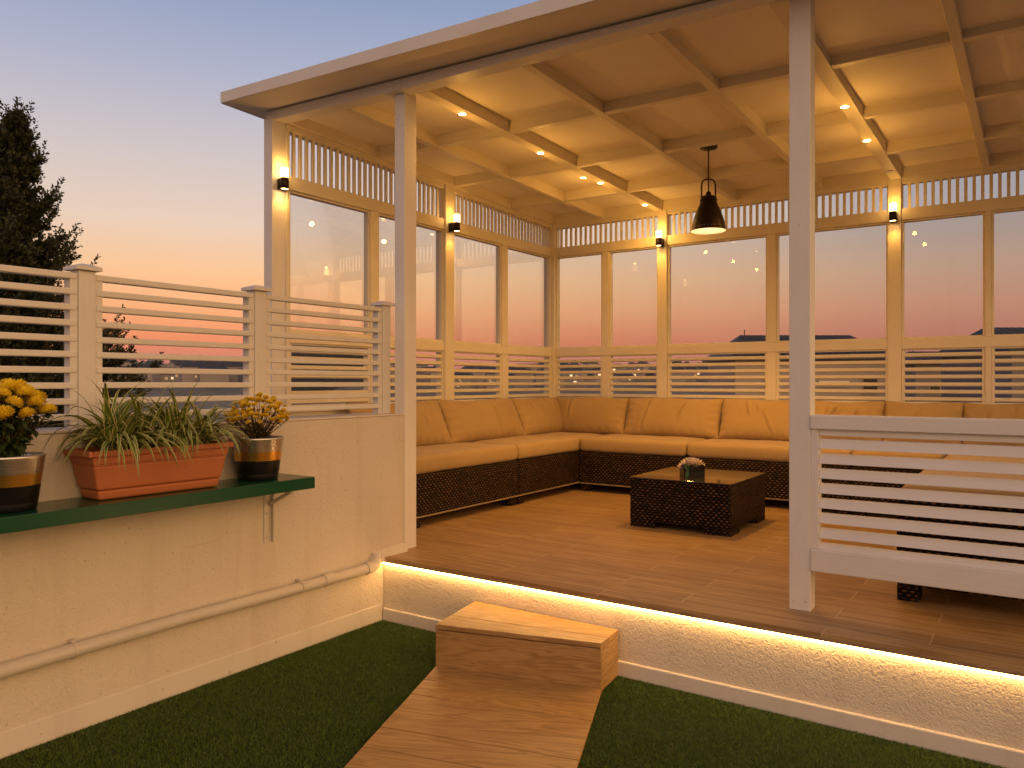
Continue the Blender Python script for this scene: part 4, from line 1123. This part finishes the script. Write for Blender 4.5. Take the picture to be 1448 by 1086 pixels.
def spider(cx, cy, z0, n, L0, seed, name='plant'):
    rs = random.Random(seed); mb = MB()
    for k in range(n):
        th = rs.uniform(0, 2 * PI); el = rs.uniform(.25, 1.0) ** .8; L_ = L0 * rs.uniform(.6, 1.15)
        pitch = R(14 + 66 * el)
        d = Vector((math.cos(th) * math.cos(pitch), math.sin(th) * math.cos(pitch), math.sin(pitch)))
        p = PM @ Vector((cx + rs.uniform(-.022, .022), cy + rs.uniform(-.03, .03), z0))
        side = Vector((-math.sin(th), math.cos(th), 0)); tw = rs.uniform(-.5, .5)
        W = rs.uniform(.0066, .0105); N_ = 11; seg = L_ / (N_ - 1)
        g = rs.uniform(.13, .33)
        if cx + math.cos(th) * L_ * .5 < -.05 and False: continue
        V = []; F = []; U = []
        for j in range(N_):
            f = j / (N_ - 1)
            w = W * (.65 + .5 * math.sin(PI * min(f * 1.25, 1))) * (1 - f ** 3) + .0004
            nn = d.cross(side).normalized()
            sd = (side * math.cos(tw * f) + nn * math.sin(tw * f))
            V += [p - sd * w + nn * w * .35, p - sd * w * .0, p + sd * w + nn * w * .35]
            d = (d + Vector((0, 0, -g * (.35 + f * 1.3)))).normalized()
            p = p + d * seg
            wx = XW + .006
            if p.x < wx: p.x = wx + (wx - p.x) * .1
        for j in range(N_ - 1):
            for i in range(2):
                F.append([j * 3 + i, j * 3 + i + 1, j * 3 + i + 4, j * 3 + i + 3])
                U.append([(i * .5, j / (N_ - 1)), ((i + 1) * .5, j / (N_ - 1)), ((i + 1) * .5, (j + 1) / (N_ - 1)), (i * .5, (j + 1) / (N_ - 1))])
        mb.add(V, F, U, True)
    mb.build(name, M['blade'], pl)
for (cx, cy, n, L0, sd) in ((.012, -.150, 100, .31, 1), (-.015, -.04, 80, .28, 2), (.015, .085, 100, .30, 3), (-.01, .190, 64, .26, 4)):
    spider(cx, cy, .16, n, L0, sd)

# ------------------------------------------------------------------ trees
def leaf_cloud(name, mat, parent, P, D, L, W):
    """P base points, D directions (n,3); one small pointed leaf each"""
    n = len(P)
    rnd = rng.normal(size=(n, 3)); sd = np.cross(D, rnd); sd /= np.linalg.norm(sd, axis=1, keepdims=True) + 1e-9
    L = L[:, None]; W = W[:, None]
    V = np.stack([P, P + D * L * .5 + sd * W, P + D * L, P + D * L * .5 - sd * W], 1).astype(np.float32)
    inv = np.array(parent.matrix_world.inverted()) if parent else np.eye(4)
    V = V.reshape(-1, 3) - (np.array(parent.location) if parent else 0)
    me = bpy.data.meshes.new(name)
    me.vertices.add(n * 4); me.vertices.foreach_set('co', V.astype(np.float32).reshape(-1))
    me.loops.add(n * 4); me.loops.foreach_set('vertex_index', np.arange(n * 4, dtype=np.int32))
    me.polygons.add(n); me.polygons.foreach_set('loop_start', np.arange(0, n * 4, 4, dtype=np.int32)); me.polygons.foreach_set('loop_total', np.full(n, 4, np.int32))
    me.update(); me.materials.append(mat)
    o = bpy.data.objects.new(name, me); link(o, parent); return o
def evergreen(label, base, ztop, zlow, rad_fn, nb, seed, cat='tree', leafL=.075):
    rs = random.Random(seed); r2 = np.random.default_rng(seed)
    t = thing('evergreen_tree', label, cat, base)
    bx, by, bz = base
    mb = MB(); mb.tube([(bx, by, bz), (bx, by, bz + (ztop - bz) * .5), (bx + .03, by, ztop - .15)], [.20, .13, .012], 10)
    tr = mb.build('trunk', M['bark'], t)
    P = []; D = []; br = MB()
    def shoot(p, d, L_, n, w=.05):
        d = d.normalized()
        for i in range(n):
            f = (i + .5) / n
            q = p + d * L_ * f
            th = rs.uniform(0, 6.28)
            s = d.cross(Vector((0, 0, 1)) if abs(d.z) < .9 else Vector((1, 0, 0))).normalized(); u = s.cross(d)
            o = (s * math.cos(th) + u * math.sin(th))
            dd = (d * .75 + o * .8).normalized()
            P.append(q); D.append(dd)
    for k in range(nb):
        f = (k + rs.random()) / nb
        z = zlow + (ztop - .05 - zlow) * f ** .9
        r = rad_fn(z) * (rs.uniform(.5, .95) if rs.random() < .65 else rs.uniform(.95, 1.3))
        th = k * 2.39996 + rs.uniform(-.4, .4)
        o = Vector((math.cos(th), math.sin(th), 0))
        p0 = Vector((bx, by, z - r * .25)); pts = []
        up = rs.uniform(.35, 1.0)
        for i in range(6):
            q = i / 5
            pts.append(p0 + o * r * q + Vector((0, 0, up * r * (q ** 1.6) * .8)))
        br.tube(pts, [.016, .013, .011, .008, .006, .003], 4)
        for i in range(1, 6):
            for m in range(7):
                q = i - rs.random(); a = int(q); a = min(max(a, 0), 4); pp = pts[a] + (pts[a + 1] - pts[a]) * (q - a)
                dd = (pts[a + 1] - pts[a]).normalized() * .6 + Vector((rs.uniform(-1, 1), rs.uniform(-1, 1), rs.uniform(-.2, 1.0))) * .8
                shoot(pp, dd, rs.uniform(.12, .26) * min(1, .4 + r), 16)
        shoot(pts[-1], (pts[-1] - pts[-2]).normalized() + Vector((0, 0, .9)), .30, 26)
    for k in range(7):
        shoot(Vector((bx + rs.uniform(-.05, .05), by + rs.uniform(-.05, .05), ztop - .12 - k * .09)), Vector((rs.uniform(-.5, .5), rs.uniform(-.5, .5), 1)), .2, 14)
    br.build('branches', M['bark'], t)
    P = np.array([tuple(p) for p in P]); D = np.array([tuple(d) for d in D]); n = len(P)
    bpy.context.view_layer.update()
    leaf_cloud('crown', M['leafdark'], t, P, D, r2.uniform(.7, 1.3, n) * leafL, r2.uniform(.7, 1.3, n) * leafL * .24)
    return t
p = at(22, 540, 11.0)
def rf(z):
    d = 5.12 - z
    return .05 + .27 * d ** .95 if d < 1.3 else min(.395 + .28 * (d - 1.3), 1.45)
evergreen('tall dark evergreen tree behind the fence at the left edge', (p.x, p.y, GZ), 5.08, -.9, rf, 230, 3, leafL=.058)
p = at(-18, 540, 11.4)
evergreen('dark evergreen tree cut by the picture edge, behind the taller one', (p.x, p.y, GZ), 4.95, .5, lambda z: min(.08 + .34 * (4.95 - z), 1.0), 170, 5, leafL=.058)
p = at(118, 540, 14)
evergreen('low round dark tree behind the first fence post', (p.x, p.y, GZ), 2.15, -1.6, lambda z: min(.25 + .9 * max(2.15 - z, 0) ** .6, .92), 120, 9, leafL=.065)

# ------------------------------------------------------------------ houses and far town
def hip_house(label, c, width, depth, rot, z_eave, z_ridge, hipin, wall_mat, wins, group=None):
    t = thing('house', label, 'house', (c.x, c.y, GZ), group, rot)
    bpy.context.view_layer.update(); Mx = Matrix.Translation((c.x, c.y, 0)) @ Matrix.Rotation(rot, 4, 'Z')
    w, d = width / 2, depth / 2
    mb = MB(); mb.box(-w + .35, w - .35, -d + .35, d - .35, GZ, z_eave - .05, Mx); mb.build('wall', M[wall_mat], t)
    V = [(-w, -d, z_eave), (w, -d, z_eave), (w, d, z_eave), (-w, d, z_eave), (-w + hipin, 0, z_ridge), (w - hipin, 0, z_ridge), (-w, -d, z_eave - .18), (w, -d, z_eave - .18), (w, d, z_eave - .18), (-w, d, z_eave - .18)]
    F = [(0, 1, 5, 4), (1, 2, 5), (2, 3, 4, 5), (3, 0, 4), (6, 9, 8, 7), (0, 6, 7, 1), (1, 7, 8, 2), (2, 8, 9, 3), (3, 9, 6, 0)]
    mb = MB(); mb.add([Mx @ Vector(p) for p in V], F)
    nse = int(width / .45)
    for k in range(1, nse):
        x = -w + k * width / nse
        xt = max(-w + hipin, min(w - hipin, x)); 
        f = 1.0
        if x < -w + hipin: f = (x + w) / hipin
        if x > w - hipin: f = (w - x) / hipin
        y1 = -d + d * f; z1 = z_eave + (z_ridge - z_eave) * f
        mb.hexa([Mx @ Vector(q) for q in ((x - .03, -d, z_eave + .01), (x + .03, -d, z_eave + .01), (x + .03, y1, z1 + .01), (x - .03, y1, z1 + .01), (x - .03, -d, z_eave + .07), (x + .03, -d, z_eave + .07), (x + .03, y1, z1 + .02), (x - .03, y1, z1 + .02))])
    rf_ = mb.build('roof', M['slate'], t)
    mb = MB(); mb.box(-w + hipin + .3, -w + hipin + .36, -.03, .03, z_ridge - .1, z_ridge + .4, Mx); mb.build('roof_mast', M['black'], rf_)
    for (x, z, ww, hh, lit) in wins:
        mb = MB(); mb.box(x, x + ww, -d + .28, -d + .345, z, z + hh, Mx); f = mb.build('window', M['facade'], t)
        mb = MB(); mb.box(x + .08, x + ww - .08, -d + .26, -d + .279, z + .08, z + hh - .08, Mx); mb.build('pane', M['litwin'] if lit else (M['dimwin'] if lit is None else M['darkwin']), f)
    return t
def zat(v, d): return EYE + (540 - v) / 1090 * d
D1 = 52
c = at(1124, 540, D1 + 4); c.z = 0
hip_house('hip roofed house with a cream front seen behind the middle post', c, 11.5, 8, A, zat(505, D1), zat(474, D1 + 4), 1.75, 'facade', [(-3.5, .5, 1.0, 1.2, False), (.2, .9, 2.2, .5, None), (3.2, .4, 1.1, 1.2, False), (-1.6, -1.9, 1.2, 1.3, True), (2.1, -2.0, 1.2, 1.3, False)])
D2 = 44
c = at(1478, 540, D2 + 4); c.z = 0
hip_house('slate roofed house at the right edge beyond the windows', c, 9.6, 8, A, zat(494, D2), zat(463, D2 + 4), 1.0, 'facade2', [(-3.4, .2, 1.0, 1.2, False), (-1, .2, 1.2, 1.2, True)])
c = at(1318, 540, 70); c.z = 0
hip_house('low grey house between the two slate roofed houses', c, 7.0, 7, A, zat(512, 66), zat(497, 70), 1.4, 'facade2', [(-2, .1, 1.0, 1.0, False), (1, .1, .9, 1.0, False)])
def far_town():
    r3 = random.Random(21); mb = MB()
    for k in range(620):
        u = r3.uniform(150, 1650); d = 300 * (810 / 300) ** (r3.random() ** .9)
        c = at(u, 540, d); w = r3.uniform(5, 13); dp = r3.uniform(5, 10); h = r3.uniform(3, 6.5)
        Mx = Matrix.Translation((c.x, c.y, town_z(u, d))) @ Matrix.Rotation(A + r3.uniform(-.6, .6), 4, 'Z')
        mb.box(-w / 2, w / 2, -dp / 2, dp / 2, -3, h, Mx)
        if r3.random() < .6:
            mb.hexa([Mx @ Vector(q) for q in ((-w / 2 - .4, -dp / 2 - .4, h), (w / 2 + .4, -dp / 2 - .4, h), (w / 2 + .4, dp / 2 + .4, h), (-w / 2 - .4, dp / 2 + .4, h), (-w / 2 + 1, -.2, h + 2.2), (w / 2 - 1, -.2, h + 2.2), (w / 2 - 1, .2, h + 2.2), (-w / 2 + 1, .2, h + 2.2))], mi=2)
        for j in range(r3.randint(0, 4)):
            x = r3.uniform(-w / 2 + .5, w / 2 - 1.5); z = r3.uniform(.8, h - 1.4)
            mb.box(x, x + r3.uniform(.7, 1.3), -dp / 2 - .06, -dp / 2 - .01, z, z + 1.0, Mx, mi=1 if r3.random() < .45 else 3)
    o = mb.build('far_town', [M['townwall'], M['litwin'], M['slate'], M['dimwin']])
    tag(o, 'far off town of small houses with a few lit windows', 'town', kind='stuff')
far_town()

def m_haze():
    t = NT('haze_air'); v = t.n('ShaderNodeVolumePrincipled')
    v.inputs['Color'].default_value = (.86, .85, .86, 1); v.inputs['Density'].default_value = .00016; v.inputs['Anisotropy'].default_value = .2
    t.l(v.outputs[0], t.out.inputs['Volume']); return t.m
mb = MB(); mb.box(-1500, 1500, -1500, 1500, GZ - 2.6, 60); hz = mb.build('haze', m_haze()); tag(hz, 'thin evening haze over the far town', 'haze', kind='stuff')
